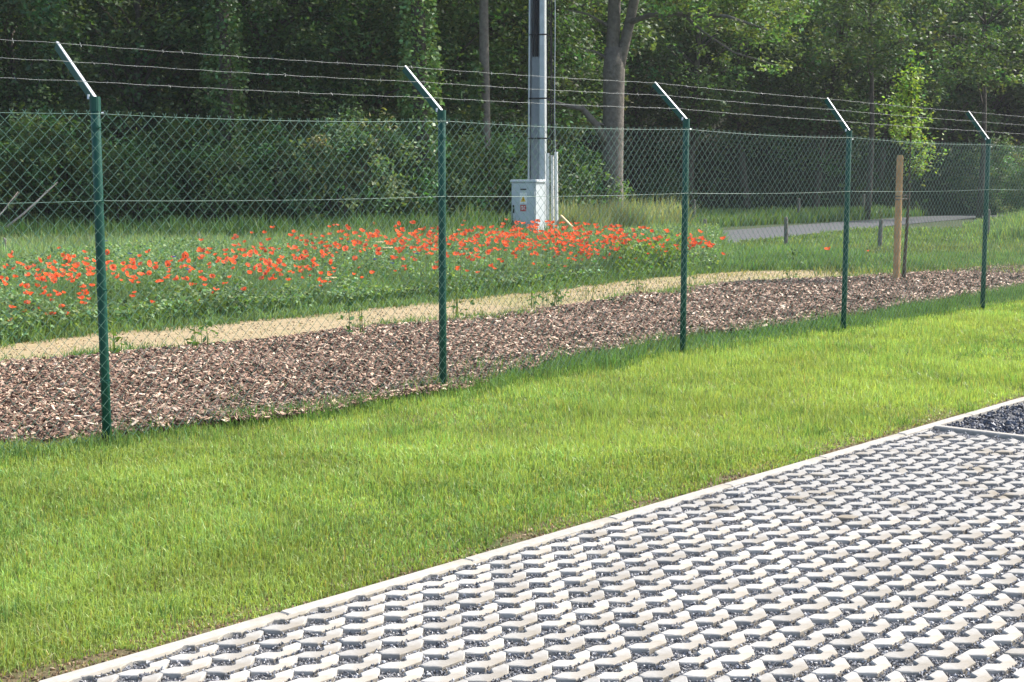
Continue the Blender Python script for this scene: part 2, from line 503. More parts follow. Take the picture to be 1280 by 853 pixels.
def inside(px, py, poly):
    r = np.zeros(len(px), bool); n = len(poly)
    for i in range(n):
        x1, y1 = poly[i]; x2, y2 = poly[(i + 1) % n]
        c = (y1 > py) != (y2 > py)
        xi = (x2 - x1) * (py - y1) / ((y2 - y1) if y2 != y1 else 1e-9) + x1
        r ^= c & (px < xi)
    return r
n = 230000
a = rng.uniform(-1.2, 6.38, n); b = rng.uniform(.055, 3.35, n)
X, Y = K(a, b); x, d = C(X, Y)
keep = (np.abs(x) < d * .3535 + .25) & (d > 4.0)
a, b, d = a[keep], b[keep], d[keep]
kk = np.floor((b - .012) / .1).astype(int)
hit = np.zeros(len(a), bool)
for dk in (0,):
    k = kk + dk
    off = (.92 - .1 * k + .105) % .2
    la = (a - off + .1) % .2 - .1
    lb = -(b - .012 - .1 * k)
    hit |= inside(la, lb, PAVER)
a, b = a[~hit], b[~hit]
n = len(a)
gc = rng.normal(1, .3, (n, 1)).clip(.35, 2.2) * np.array([[.185, .186, .194]])
lite = rng.random(n) < .10; gc[lite] *= rng.uniform(2.0, 3.6, (lite.sum(), 1))
sz = rng.uniform(.007, .016, n)
fr = ((b - .012) % .1)
off_ = (.92 - .1 * np.floor((b - .012) / .1) + .105) % .2
ax = np.abs((a - off_ + .1) % .2 - .1)
joint = np.clip((fr - .060) / .012, 0, 1) * np.clip((.085 - ax) / .03, 0, 1)      # the joints are filled fuller than the holes
lev = -.0150 + .008 * joint
V, F, Cv = stones(np.stack([a, -b, lev + rng.uniform(-.002, .007, n)], 1), sz, gc.clip(.02, .55))
gr = G().add(V, F, Cv).build('grit', M['grit'], pave); gr['kind'] = 'stuff'

# gravel field past the cross kerb
gv = sheet('gravel_bed', [K(6.45, .056), K(6.45, 7), K(22, 7), K(22, .056)], -.034, M['bed'])
tag(gv, 'ground sheet under the dark blue grey gravel', 'gravel bed', kind='structure')
n = 16000
a = 6.46 + rng.uniform(0, 1, n) ** 1.3 * 7; b = rng.uniform(.06, 3.0, n)
X, Y = K(a, b); keep = seen(X, Y, .5); X, Y = X[keep], Y[keep]; n = len(X)
gc = rng.normal(1, .35, (n, 1)).clip(.3, 2.4) * np.array([[.070, .078, .100]])
V, F, Cv = stones(np.stack([X, Y, -.022 + rng.uniform(0, .022, n)], 1), rng.uniform(.018, .042, n), gc.clip(.02, .4))
o = G().add(V, F, Cv).build('gravel', M['grit'])
tag(o, 'loose dark blue grey crushed stone beside the pavers', 'gravel', kind='stuff')

# ------------------------------------------------------------------ wood chips
n = 240000
X = rng.uniform(2.5, 30, n); Y = rng.uniform(7.4, 12.2, n)
x, d = C(X, Y)
edge = .22 * (vnoise(X * 2.2, Y * 2.2, 5) - .5) + .5 * (vnoise(X * .8, X * 0 + 3, 9) - .5)
keep = (np.abs(x) < d * .3535 + .8) & (Y > mf(X) + edge) & (Y < mb(X) + edge * .6) & (rng.random(n) < np.clip(12.0 / d, .35, 1))
X, Y, d = X[keep], Y[keep], d[keep]; n = len(X)
pal = np.array([1.07, 1.0, .94]) * np.array([(.30, .205, .155), (.165, .108, .080), (.47, .365, .285), (.62, .53, .43), (.085, .058, .046), (.23, .165, .130)])
cc = pal[rng.choice(6, n, p=[.22, .27, .15, .08, .16, .12])] * rng.normal(1, .16, (n, 1)).clip(.5, 1.5)
Lc = rng.uniform(.016, .070, n) * rng.uniform(.7, 1.15, n) * np.clip(d / 13, 1, 1.5); wc = Lc * rng.uniform(.22, .55, n); tc = rng.uniform(.003, .008, n)
yaw = rng.uniform(0, 2 * math.pi, n); pt = rng.normal(0, .35, n); rl = rng.normal(0, .4, n)
ca, sa, cp, sp, cr, sr = np.cos(yaw), np.sin(yaw), np.cos(pt), np.sin(pt), np.cos(rl), np.sin(rl)
A = np.stack([ca * cp, sa * cp, sp], 1); B0 = np.stack([-sa, ca, 0 * ca], 1); N0 = np.cross(A, B0)
B = B0 * cr[:, None] + N0 * sr[:, None]; Nn = np.cross(A, B)
zz = -.012 + .05 * vnoise(X * 1.1, Y * 1.1, 2) + rng.uniform(0, .035, n)
P = np.stack([X, Y, zz], 1)
corn = [(-1, -.8, -1), (1, -.5, -1), (1, .6, -1), (-.9, 1, -1), (-1, -.8, 1), (1, -.5, 1), (1, .6, 1), (-.9, 1, 1)]
V = np.stack([P + A * (Lc / 2 * q[0])[:, None] + B * (wc / 2 * q[1])[:, None] + Nn * (tc / 2 * q[2])[:, None] for q in corn], 1).reshape(-1, 3)
f = np.array([[4, 5, 6, 7], [0, 1, 5, 4], [1, 2, 6, 5], [2, 3, 7, 6], [3, 0, 4, 7]])
F = (np.arange(n)[:, None, None] * 8 + f[None]).reshape(-1, 4)
o = G().add(V, F, np.repeat(cc, 8, axis=0)).build('wood_chips', M['chips'])
tag(o, 'brown and pinkish wood chips spread behind the fence', 'wood chips', kind='stuff')

# ------------------------------------------------------------------ lawn blades
n = 1500000
X = rng.uniform(1.2, 26, n); Y = rng.uniform(4.05, 8.3, n)
x, d = C(X, Y)
kl = KY + (X - KX) * KA
dens = 15000 * (5.0 / np.maximum(d, 4)) ** 1.25 / (n / (24.8 * 4.25))
bare = (vnoise(X * 1.7, Y * 1.7, 21) > .60) & (Y - kl < .24 * vnoise(X * 2.3, Y * .1, 4)) & (rng.random(n) < .88)
bare |= (Y - kl < .03 + .08 * vnoise(X * 3, Y * 0, 6)) & (rng.random(n) < .8)
dens *= np.where(Y > 7.45, .75, 1)
keep = (np.abs(x) < d * .3535 + .7) & (d > 3.4) & (rng.random(n) < dens) & (Y > kl + .012) & ~bare & (Y < np.minimum(mf(X), 8.0) - .02 + .3 * (vnoise(X * 2.2, Y * 2.2, 5) - .5))
X, Y, d, kl = X[keep], Y[keep], d[keep], kl[keep]; n = len(X)
pat = vnoise(X * 1.3, Y * 1.3, 11) * .6 + vnoise(X * 4, Y * 4, 12) * .4
h = (.036 + .085 * pat ** 1.7) * rng.uniform(.55, 1.25, n)
edgeh = np.clip((Y - kl) / .35, .45, 1); h *= edgeh
w = rng.uniform(.0028, .0052, n) * np.clip(d / 6, 1, 2.4)
c = shade((.210, .320, .090), n, .32, .2) * (0.70 + .60 * vnoise(X * 2.1, Y * 2.1, 14))[:, None]
ye = vnoise(X * .9, Y * .9, 17)[:, None]
c = c * (1 - .5 * ye) + np.array([.31, .39, .105]) * .5 * ye
dry = rng.random(n) < .03; c[dry] = np.array([.36, .31, .13])
near = d < 8.5
g = G()
P = np.stack([X, Y, np.full(n, -.026)], 1)
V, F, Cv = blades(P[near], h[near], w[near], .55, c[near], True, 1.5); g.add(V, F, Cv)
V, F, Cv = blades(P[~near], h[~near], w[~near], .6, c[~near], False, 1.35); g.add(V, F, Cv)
m_ = 5000
Xs = rng.uniform(1.5, 12, m_); Ys = KY + (Xs - KX) * KA + .01 + rng.random(m_) ** 2 * .22; ks = seen(Xs, Ys, .3); Xs, Ys = Xs[ks], Ys[ks]; m_ = len(Xs)
V, F, Cv = stones(np.stack([Xs, Ys, np.full(m_, -.022)], 1), rng.uniform(.006, .022, m_), np.array([[.30, .22, .13]]) * rng.normal(1, .3, (m_, 1)).clip(.4, 1.7)); g.add(V, F, Cv)
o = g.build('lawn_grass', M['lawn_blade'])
tag(o, 'bright yellow green mown grass between the kerb and the fence', 'grass', kind='stuff')

# ------------------------------------------------------------------ weeds and tufts along the edges of the mulch
def clump_field(pts, hgt, wid, per, spread, colr, lean=.45, trans=None):
    """tufts of blades round the given (x, y, scale) points"""
    pts = np.asarray(pts); m = len(pts)
    idx = np.repeat(np.arange(m), per)
    s = pts[idx, 2]
    X = pts[idx, 0] + rng.normal(0, spread, len(idx)) * s; Y = pts[idx, 1] + rng.normal(0, spread, len(idx)) * s
    h = hgt * s * rng.uniform(.4, 1.2, len(idx)); w = wid * rng.uniform(.6, 1.4, len(idx))
    kc = rng.normal(1, .2, (m, 1))[idx].clip(.5, 1.6)
    return blades(np.stack([X, Y, np.full(len(idx), -.035)], 1), h, w, lean, shade(colr, len(idx), .18, .12) * kc, True)

g = G()
m = 900
X = rng.uniform(3.3, 27, m); Y = np.where(X < 8.4, np.minimum(7.62, mf(X)), mf(X) - .15) + rng.normal(0, .10, m) + .35 * (vnoise(X * .9, X * 0, 31) - .45)
g.add(*clump_field(np.stack([X, Y, rng.uniform(.5, 1.2, m)], 1), .14, .006, 34, .08, (.135, .225, .075)))
m = 300
X = rng.uniform(8.4, 22, m); Y = rng.uniform(7.6, 8.4, m) + .3 * (vnoise(X * 1.3, X * 0, 37) - .5)
g.add(*clump_field(np.stack([X, Y, rng.uniform(.5, 1.3, m)], 1), .15, .007, 34, .11, (.130, .225, .082)))
# back edge of the chips, where they meet the sand
m = 420
X = rng.uniform(4.5, 27, m); Y = mb(X) + rng.normal(.05, .13, m)
ok = vnoise(X * .8, X * 0, 41) > .32; X, Y = X[ok], Y[ok]; m = len(X)
g.add(*clump_field(np.stack([X, Y, rng.uniform(.5, 1.2, m)], 1), .13, .009, 40, .12, (.15, .235, .075)))
m = 420
X = rng.uniform(5.5, 22.5, m); Y = tb(X) + rng.normal(-.02, .09, m) + .25 * (vnoise(X * 1.4, X * 0, 47) - .6)
g.add(*clump_field(np.stack([X, Y, rng.uniform(.5, 1.3, m)], 1), .14, .009, 26, .10, (.16, .25, .095), .7))
# thin growth on the greener end of the sand and single weeds in the chips
m = 380
X = rng.uniform(11, 24, m); Y = mb(X) + (tb(X) - mb(X)) * rng.random(m)
ok = rng.random(m) < np.clip((X - 10) / 9, .1, .95); X, Y = X[ok], Y[ok]; m = len(X)
g.add(*clump_field(np.stack([X, Y, rng.uniform(.4, .9, m)], 1), .10, .010, 14, .16, (.30, .29, .13)))
m = 210
X = rng.uniform(4, 24, m); Y = mf(X) + np.abs(rng.normal(0, .55, m))
g.add(*clump_field(np.stack([X, Y, rng.uniform(.4, 1.0, m)], 1), .13, .006, 14, .06, (.085, .16, .035)))
n = 9000
X = rng.uniform(5, 24.5, n); Y = mb(X) + (tb(X) - mb(X)) * rng.random(n); k = (tb(X) - mb(X) > .1) & (rng.random(n) < .25 + .75 * vnoise(X * 1.7, Y * 1.7, 83)); X, Y = X[k], Y[k]; n = len(X)
pal2 = np.array([(.50, .42, .26), (.27, .21, .13), (.36, .30, .18), (.26, .27, .12)])
V, F, Cv = blades(np.stack([X, Y, np.full(n, -.018)], 1), rng.uniform(.01, .03, n), rng.uniform(.006, .016, n), 1.6, pal2[rng.integers(0, 4, n)], False)
g.add(V, F, Cv)
m_ = 5200
Xs = rng.uniform(5, 24, m_); Ys = mb(Xs) + (tb(Xs) - mb(Xs)) * rng.random(m_); ks = (tb(Xs) - mb(Xs) > .1) & (rng.random(m_) < .2 + .8 * vnoise(Xs * 1.2, Ys * 1.2, 87)); Xs, Ys = Xs[ks], Ys[ks]; m_ = len(Xs)
V, F, Cv = stones(np.stack([Xs, Ys, np.full(m_, -.018)], 1), rng.uniform(.008, .035, m_), np.array([[.36, .28, .17]]) * rng.normal(1, .3, (m_, 1)).clip(.35, 1.6))
po_ = G().add(V, F, Cv).build('path_pebbles', M['chips']); tag(po_, 'small tan pebbles and crumbs lying on the sandy path', 'pebbles', kind='stuff')
# coarser tufts standing out of the lawn
m = 700
X = rng.uniform(2, 20, m); Y = KY + .15 + rng.random(m) * 3.2; ks = seen(X, Y, .4) & (vnoise(X * 1.1, Y * 1.1, 91) > .42); X, Y = X[ks], Y[ks]; m = len(X)
g.add(*clump_field(np.stack([X, Y, rng.uniform(.5, 1.1, m)], 1), .115, .0045, 34, .045, (.16, .275, .075), .6))
m = 160
X = rng.uniform(2, 14, m); Y = KY + .05 + rng.random(m) * 3.2; ks = seen(X, Y, .4); X, Y = X[ks], Y[ks]; m = len(X)
g.add(*clump_field(np.stack([X, Y, rng.uniform(.5, 1.0, m)], 1), .10, .0035, 12, .05, (.42, .40, .20), .9))
# tall thin weeds standing on the sand
wp = []
for u, d_ in [(250, 13.6), (236, 13.3), (668, 18.2), (700, 18.6), (690, 17.6), (735, 19.5), (440, 14.6), (800, 20.5), (860, 21.5), (130, 12.9), (990, 22.5), (570, 16.9)]:
    X, Y = W(side(u, d_), d_); wp.append((float(X), float(Y), rng.uniform(.8, 1.2)))
wp = np.array(wp); idx = np.repeat(np.arange(len(wp)), 42)
P = np.stack([wp[idx, 0] + rng.normal(0, .09, len(idx)), wp[idx, 1] + rng.normal(0, .09, len(idx)), rng.uniform(.02, .55, len(idx)) * wp[idx, 2]], 1)
g.add(*leafquads(P, .07, shade((.085, .16, .04), len(idx))))
g.add(*clump_field(wp, .55, .008, 9, .05, (.11, .16, .05), .2))
o = g.build('edge_weeds', M['meadow'])
tag(o, 'ragged green weeds and tufts along the fence foot and the mulch edges', 'weeds', kind='stuff')

# ------------------------------------------------------------------ meadow
ZF = lambda u: np.interp(u, [-200, 0, 640, 900, 1000, 1120, 1400], [12.6, 14.0, 20.5, 25.2, 25.8, 24.6, 27.5])
def field(n, u0, u1, d0, d1, hgt, wid, colr, lean=.35, hn=.35, dfun=None, amt=.22, tipc=1.2, yel=.15, skip=None):
    u = rng.uniform(u0, u1, n)
    t = rng.random(n)
    lo = d0(u) if callable(d0) else np.full(n, float(d0)); hi = d1(u) if callable(d1) else np.full(n, float(d1))
    if dfun: t = dfun(t)
    d = lo + (hi - lo) * t
    x = side(u, d)
    if skip is not None:
        k = ~skip(x, d, u); x, d, u = x[k], d[k], u[k]
    n = len(x)
    X, Y = W(x, d)
    nz = vnoise(X * .7, Y * .7, 51) * .6 + vnoise(X * 2.1, Y * 2.1, 52) * .4
    H = hgt(u, d) if callable(hgt) else hgt
    h = H * (1 - hn + 2 * hn * nz) * rng.uniform(.5, 1.15, n)
    c = shade(colr, n, amt, yel) * (.75 + .5 * vnoise(X * 1.1, Y * 1.1, 53))[:, None]
    return blades(np.stack([X, Y, np.full(n, -.045)], 1), h, wid * rng.uniform(.6, 1.4, n) * np.clip(d / 20, .8, 3), lean, c, True, tipc)

def on_road(x, d, u=None):
    q = np.interp(d, rcd, rcx); sl = np.interp(d, rcd, td / ln)
    return (np.abs(x - q) * sl < 2.0) & (d > 36.2)

g = G()
# poppy meadow: dense leafy front, then depth
g.add(*field(26000, -60, 905, lambda u: ZF(u) + .05, lambda u: ZF(u) + 2.4, lambda u, d: .24 + .30 * np.clip((d - ZF(u)) / 2.2, 0, 1), .011, (.165, .260, .110), .6, dfun=lambda t: t ** 1.4))
g.add(*field(52000, -60, 905, lambda u: ZF(u) + 1.2, lambda u: np.minimum(ZF(u) + 14, 36), .52, .011, (.175, .270, .125), .6))
# pale lighter grass behind the poppies
g.add(*field(26000, -60, 420, lambda u: ZF(u) + 9, 36, .48, .016, (.20, .265, .130), .5))
g.add(*field(22000, 400, 900, 30, 43, lambda u, d: .58 + .25 * np.clip((d - 36) / 3, 0, 1), .015, (.185, .255, .115), .4, skip=on_road))
g.add(*field(8000, 690, 860, 38, 46, 1.05, .013, (.26, .28, .15), .38, skip=on_road))
# grass on the right, this side of the road
g.add(*field(22000, 895, 1420, lambda u: ZF(u) + .05, 30, lambda u, d: np.where(u < 1080, .30, .20), .014, (.135, .22, .090), .45))
g.add(*field(24000, 890, 1440, 29.5, 46, .19, .016, (.175, .245, .10), .5, skip=on_road))
g.add(*field(9000, 1020, 1460, 24, 34, .22, .012, (.19, .22, .10), .55))
# far side of the road up to the wood
g.add(*field(26000, 780, 1460, lambda u: np.interp(u, [780, 890, 1200, 1460], [44, 48, 64, 76]), lambda u: np.interp(u, [780, 890, 1200, 1460], [56, 62, 76, 88]), .52, .018, (.14, .215, .085), .4, skip=on_road))
g.add(*field(9000, 1205, 1460, 38, 52, lambda u, d: .12 + .85 * np.clip((u - 1200) / 130, 0, 1), .016, (.20, .285, .12), .35, skip=on_road))
# woodland edge undergrowth at left
g.add(*field(14000, -80, 660, 33, 40, .75, .018, (.085, .150, .052), .4))
o = g.build('meadow_grass', M['meadow'])
tag(o, 'tall green meadow grass and herbs behind the sandy path', 'meadow grass', kind='stuff')

# broad-leaved herbs in the meadow front
g = G()
n = 90000
u = rng.uniform(-40, 900, n); d = ZF(u) + .05 + rng.random(n) ** 1.4 * 9; d = np.minimum(d, 35.5)
X, Y = W(side(u, d), d)
den = vnoise(X * 1.6, Y * 1.6, 61); k = (den > .30) & (rng.random(n) < .9); X, Y, d, u = X[k], Y[k], d[k], u[k]; n = len(X)
P = np.stack([X, Y, rng.uniform(.08, 1, n) ** .7 * (.22 + .30 * np.clip((d - ZF(u)) / 2.2, 0, 1)) * (.7 + .6 * vnoise(X * .7, Y * .7, 51))], 1)
g.add(*leafquads(P, rng.uniform(.03, .075, n), shade((.180, .275, .125), n, .3) * (.7 + .6 * vnoise(X * 2.2, Y * 2.2, 63))[:, None]))
n = 1500
u = rng.uniform(770, 860, n); d = ZF(u) + rng.uniform(0, 1.5, n); X, Y = W(side(u, d), d)
g.add(*leafquads(np.stack([X, Y, rng.uniform(.1, .6, n)], 1), .085, shade((.17, .27, .06), n, .2)))
o = g.build('meadow_herbs', M['meadow'])
tag(o, 'leafy green herbs massed at the front edge of the poppy meadow', 'herbs', kind='stuff')

# ------------------------------------------------------------------ poppies
def poppy_parts(sd):
    r = np.random.default_rng(sd)
    st = G(); bl = G()
    k = 5; zs = np.linspace(-1, 0, k); wob = np.stack([.02 * np.sin(zs * 3 + sd), .02 * np.cos(zs * 2.3 + sd), zs], 1); wob -= wob[-1]
    V, F = tube(wob * (1, 1, .62), .0022, 4); st.add(V, F, (.20, .30, .13))
    npet = 5
    for i in range(npet):
        a0 = 2 * math.pi * i / npet + r.normal(0, .12); hw = .72
        pr = [(.004, 0.0), (.030, .010 + r.normal(0, .004)), (.046 + r.normal(0, .004), .030 + r.normal(0, .008))]
        P = []
        for (rr, zz) in pr:
            for s in (-hw, 0, hw):
                q = rr * (1 - .12 * abs(s)); P.append((q * math.cos(a0 + s), q * math.sin(a0 + s), zz + r.normal(0, .003)))
        f = [[j * 3 + i2, j * 3 + i2 + 1, j * 3 + i2 + 4, j * 3 + i2 + 3] for j in (0, 1) for i2 in (0, 1)]
        c = np.array([.88, .195, .090]) * r.uniform(.8, 1.1)
        bl.add(np.array(P), np.array(f), c)
    V, F = tube([(0, 0, 0), (0, 0, .012)], [.007, .005], 5); bl.add(V, F, (.02, .03, .015))
    return st.mesh('poppy', M['meadow']), bl.mesh('blossom', M['petal'])
pop = [poppy_parts(s) for s in range(6)]
blobs = [(55, 338, 46, 10, 40), (100, 330, 22, 8, 16), (40, 368, 34, 16, 22), (85, 380, 26, 14, 14), (60, 350, 50, 12, 16), (170, 360, 40, 14, 10), (300, 352, 50, 12, 10), (180, 338, 26, 8, 22), (225, 345, 30, 12, 18), (265, 322, 22, 8, 18), (320, 318, 26, 10, 34), (335, 340, 18, 7, 24),
         (390, 305, 24, 9, 34), (405, 335, 18, 10, 18), (445, 300, 22, 8, 30), (500, 300, 24, 8, 34), (535, 305, 20, 9, 30), (470, 330, 40, 12, 14), (590, 300, 30, 8, 40), (640, 298, 26, 8, 44), (690, 291, 26, 7, 46),
         (735, 296, 26, 8, 40), (775, 297, 22, 8, 34), (820, 300, 20, 6, 22), (855, 304, 16, 6, 14), (885, 311, 12, 5, 10), (690, 315, 40, 8, 20), (600, 325, 40, 10, 14), (740, 311, 30, 6, 16), (1088, 311, 2, 2, 1), (1041, 317, 2, 2, 1)]
spots = []
for bu, bv, su, sv, cnt in blobs:
    for _ in range(int(cnt * (1.7 if 480 < bu < 800 else 1.25)) if cnt > 1 else 1):
        u = rng.normal(bu, su); v = rng.normal(bv, sv * 1.25); v = max(v, np.interp(u, [0, 350, 640, 900], [318, 284, 275, 292]))
        zt = .64 + rng.normal(0, .05)
        d = (1.6 - zt) * 1811 / (v - 224)
        d = max(d, float(ZF(u)) + .12 + abs(rng.normal(0, .2))); d = min(d, 35.2)
        z = zat(v, d)
        if u < -25 or z < .14 or (u > 910 and cnt > 1):
            continue
        X, Y = W(side(u, d), d); spots.append((d, float(X), float(Y), max(z, .2), u))
spots.sort(key=lambda q: q[0])
mass = G()
POPL = [('red poppy in flower on the stretch of meadow across from the first two posts', 'poppies of the thin stretch'),
        ('red poppy in flower on the meadow before the pale grass and shrubs', 'poppies before the shrubs'),
        ('red poppy in flower in the dense drift below the grey cabinet', 'poppies below the cabinet'),
        ('red poppy in flower at the thinning end of the drift by the wooden posts', 'poppies by the wooden posts')]
for i, (d, X, Y, z, u) in enumerate(spots):
    sc = rng.uniform(.46, .95) * (1.35 if d > 24 else 1.0); q = i % 6
    if i < 300:
        s_me, b_me = pop[q]
        po = link('poppy', s_me, None, (X, Y, z), rng.uniform(0, 6.28)); po.scale = (1, 1, (z + .05) / .62)
        lb = POPL[0 if u < 140 else 1 if u < 560 else 2 if u < 800 else 3]
        tag(po, lb[0], 'flower', lb[1])
        bo = link('blossom', b_me, po, (0, 0, 0)); bo.scale = (sc, sc, sc / po.scale[2]); bo.rotation_euler = (rng.normal(0, .5), rng.normal(0, .5), 0)
    else:
        b_me = pop[q][1]; nv = len(b_me.vertices)
        co = np.zeros(nv * 3); b_me.vertices.foreach_get('co', co); co = co.reshape(-1, 3) * sc * 1.1
        tl = rng.normal(0, .5); ct, s_ = math.cos(tl), math.sin(tl)
        co = np.stack([co[:, 0], co[:, 1] * ct - co[:, 2] * s_, co[:, 1] * s_ + co[:, 2] * ct], 1) + (X, Y, z)
        fs = [list(p.vertices) for p in b_me.polygons if len(p.vertices) == 4]
        mass.add(co, np.array(fs), np.array([.88, .195, .090]) * rng.uniform(.75, 1.1))
        V, F = tube([(X, Y, -.05), (X + .01, Y, z)], .0028, 3, False); mass.add(V, F, (.20, .30, .13))
if mass.n:
    o = mass.build('far_poppies', M['petal'])
    tag(o, 'red poppies massed in the far part of the drift by the cabinet', 'poppies', kind='stuff')
# a few cornflowers and white umbels among them
cf = G(); ub = G()
for j in range(12):
    a = j * math.pi / 6
    cf.add(np.array([(0, 0, 0), (.03 * math.cos(a - .2), .03 * math.sin(a - .2), .012), (.034 * math.cos(a), .034 * math.sin(a), .02), (.03 * math.cos(a + .2), .03 * math.sin(a + .2), .012)]), np.array([[0, 1, 2, 3]]), (.05, .08, .42))
for j in range(26):
    a, r = rng.uniform(0, 6.28), .07 * math.sqrt(rng.random())
    V, F = tube([(r * math.cos(a), r * math.sin(a), 0), (r * math.cos(a), r * math.sin(a), .012)], [.012, .007], 5); ub.add(V, F, (.72, .72, .52))
V, F = tube([(0, 0, -.004), (0, 0, .006)], [.02, .078], 12); ub.add(V, F, (.70, .71, .50))
cfm = cf.mesh('blossom', M['petal']); ubm = ub.mesh('umbel', M['petal'])
for u, v in [(130, 302), (160, 318), (215, 322), (232, 338), (435, 303), (468, 325), (490, 330), (520, 318)]:
    d = max((1.6 - .55) * 1811 / (v - 224), float(ZF(u)) + .6); X, Y = W(side(u, d), d); z = max(zat(v, d), .3)
    po = link('cornflower', pop[1][0], None, (float(X), float(Y), z), 0); po.scale = (1, 1, (z + .05) / .62)
    tag(po, 'small blue cornflower standing among the red poppies', 'flower', 'cornflowers among the poppies')
    bo = link('blossom', cfm, po); bo.scale = (1, 1, 1 / po.scale[2])
for u, v in [(474, 303), (484, 310), (412, 348)]:
    d = max((1.6 - .62) * 1811 / (v - 224), float(ZF(u)) + .5); X, Y = W(side(u, d), d); z = max(zat(v, d), .3)
    po = link('umbel_plant', pop[2][0], None, (float(X), float(Y), z), 0); po.scale = (1, 1, (z + .05) / .62)
    tag(po, 'cream white umbel flower standing among the red poppies', 'flower', 'white umbels among the poppies')
    bo = link('umbel', ubm, po); bo.scale = (1, 1, 1 / po.scale[2])

# ------------------------------------------------------------------ chain-link fence
FY = 7.69
PX = [1.75, 4.784, 7.734, 10.935, 13.777, 17.25, 20.6]
PY = [FY, 7.66, 7.70, 7.74, 7.66, 7.66, 7.68]
PH = [2.06, 2.074, 2.10, 2.135, 2.10, 2.08, 2.08]
MH = [1.98, 1.985, 2.03, 2.05, 2.035, 2.02, 2.02]
AO = [.40, .41, .40, .37, .28, .28, .28]
fence = thing('chain_link_fence', (PX[1], PY[1], 0), 'green chain link fence with angled arms carrying three barbed wires', 'fence')
off = np.array([PX[1], PY[1], 0])
tips = []
for i, (x, y, h) in enumerate(zip(PX, PY, PH)):
    r = .0285
    V, F = tube([(0, 0, -.3), (0, 0, .6), (0, 0, 1.3), (0, 0, h - .01), (0, 0, h)], [r, r, r, r, r * .8], 16)
    lean = rng.normal(0, .003)
    V[:, 0] += V[:, 2] * lean
    p = G().add(V, F).build('post', M['green'], fence, smooth=False)
    for pl in p.data.polygons: pl.use_smooth = len(pl.vertices) == 4
    p.location = Vector((x, y, 0)) - Vector(off)
    # outrigger: a sleeve on the post and a folded bar leaning outwards
    up, out = .355, AO[i]
    V, F = tube([(lean * h, 0, h - .075), (lean * h, 0, h + .012)], .0325, 16)
    ag = G().add(V, F)
    e = np.array([lean * h, -.012, h + .004]); t_ = e + np.array([0, out, up]); dr = (t_ - e) / np.linalg.norm(t_ - e)
    nm = np.array([0, -dr[2], dr[1]]); sx = np.array([1.0, 0, 0])
    def barbox(w0, w1, d0, d1, hw0, hw1):
        P = []
        for (q, wdt) in ((e, w0), (t_, w1)):
            for (s, dp) in ((-1, d0), (1, d0), (1, d1), (-1, d1)):
                P.append(q + sx * s * (hw0 if q is e else hw1) * wdt + nm * dp)
        return np.array(P), np.array([[0, 1, 5, 4], [1, 2, 6, 5], [2, 3, 7, 6], [3, 0, 4, 7], [3, 2, 1, 0], [4, 5, 6, 7]])
    G().add(*barbox(1, 1, -.004, .002, .0100, .0075)).build('arm_plate', M['galv'], p)            # bright top flange
    ag.add(*barbox(1, 1, -.050, -.0045, .006, .004))        # web below it
    a_o = ag.build('outrigger', M['green'], p)
    V, F = tube([(lean * h - .03, .022, h - .002), (lean * h - .03, .022, h + .026)], [.009, .007], 8)
    G().add(V, F).build('bolt', M['galv'], p)
    V, F = tube([(lean * h + .026, -.02, h - .085), (lean * h + .04, -.024, h - .083)], .008, 6)
    G().add(V, F).build('bolt', M['galv'], p)
    for zc_ in (.38, .93, 1.465, 1.9):
        V, F = tube([(lean * zc_, 0, zc_ - .01), (lean * zc_, 0, zc_ + .01)], .0305, 14); cg_ = G().add(V, F)
        V, F = tube([(lean * zc_ - .012, -.030, zc_), (lean * zc_ + .012, -.044, zc_ + .006)], .0035, 6); cg_.add(V, F)
        cg_.build('clip', M['green'], p)
    tips.append([np.array([x, y, 0]) + e + (t_ - e) * fr + nm * .005 for fr in (.28, .63, .965)])

# woven mesh: one zigzag wire per column, each hooked into its neighbours
PIT = .082; WR = .0018
def zig_bay(x0, x1, y0, y1, z0, z1):
    n = max(1, int(round((x1 - x0) / (PIT / 2)))); p = (x1 - x0) / n
    g = G()
    for i in range(n):
        m = int(round((z1 - .03) / PIT * 2))
        j = np.arange(m + 1)
        zc = z0 + (z1 - z0) * (i + .5) / n
        lo = .03
        z = lo + (zc - lo) * j / m
        s = (j + i) % 2
        xx = x0 + p * (i + s) + np.where(s == 0, -WR, WR)
        yy = y0 + (y1 - y0) * ((xx - x0) / (x1 - x0)) - .036 + np.where(s == 0, -1, 1) * WR * 1.1
        # slight sag and bulge of the mesh
        f_ = (i + .5) / n
        yy = yy + .022 * math.sin(math.pi * f_) * np.sin(z * 1.7 + i * .03)
        z = z - .022 * math.sin(math.pi * f_) * (z / 2.0)
        P = np.stack([xx, yy, z], 1)
        V, F = tube(P, WR, 3, False)
        g.add(V, F)
        # twisted end standing above the top wire
        e0 = P[-1]; e1 = e0 + np.array([(p * .3) * (1 if s[-1] == 0 else -1), 0, .022])
        V, F = tube([e0, e1], WR, 3, False); g.add(V, F)
    return g
for i in range(len(PX) - 1):
    g = zig_bay(PX[i], PX[i + 1], PY[i], PY[i + 1], MH[i], MH[i + 1])
    o = g.build('wire_mesh', M['wire'], fence); o.location = -Vector(off)

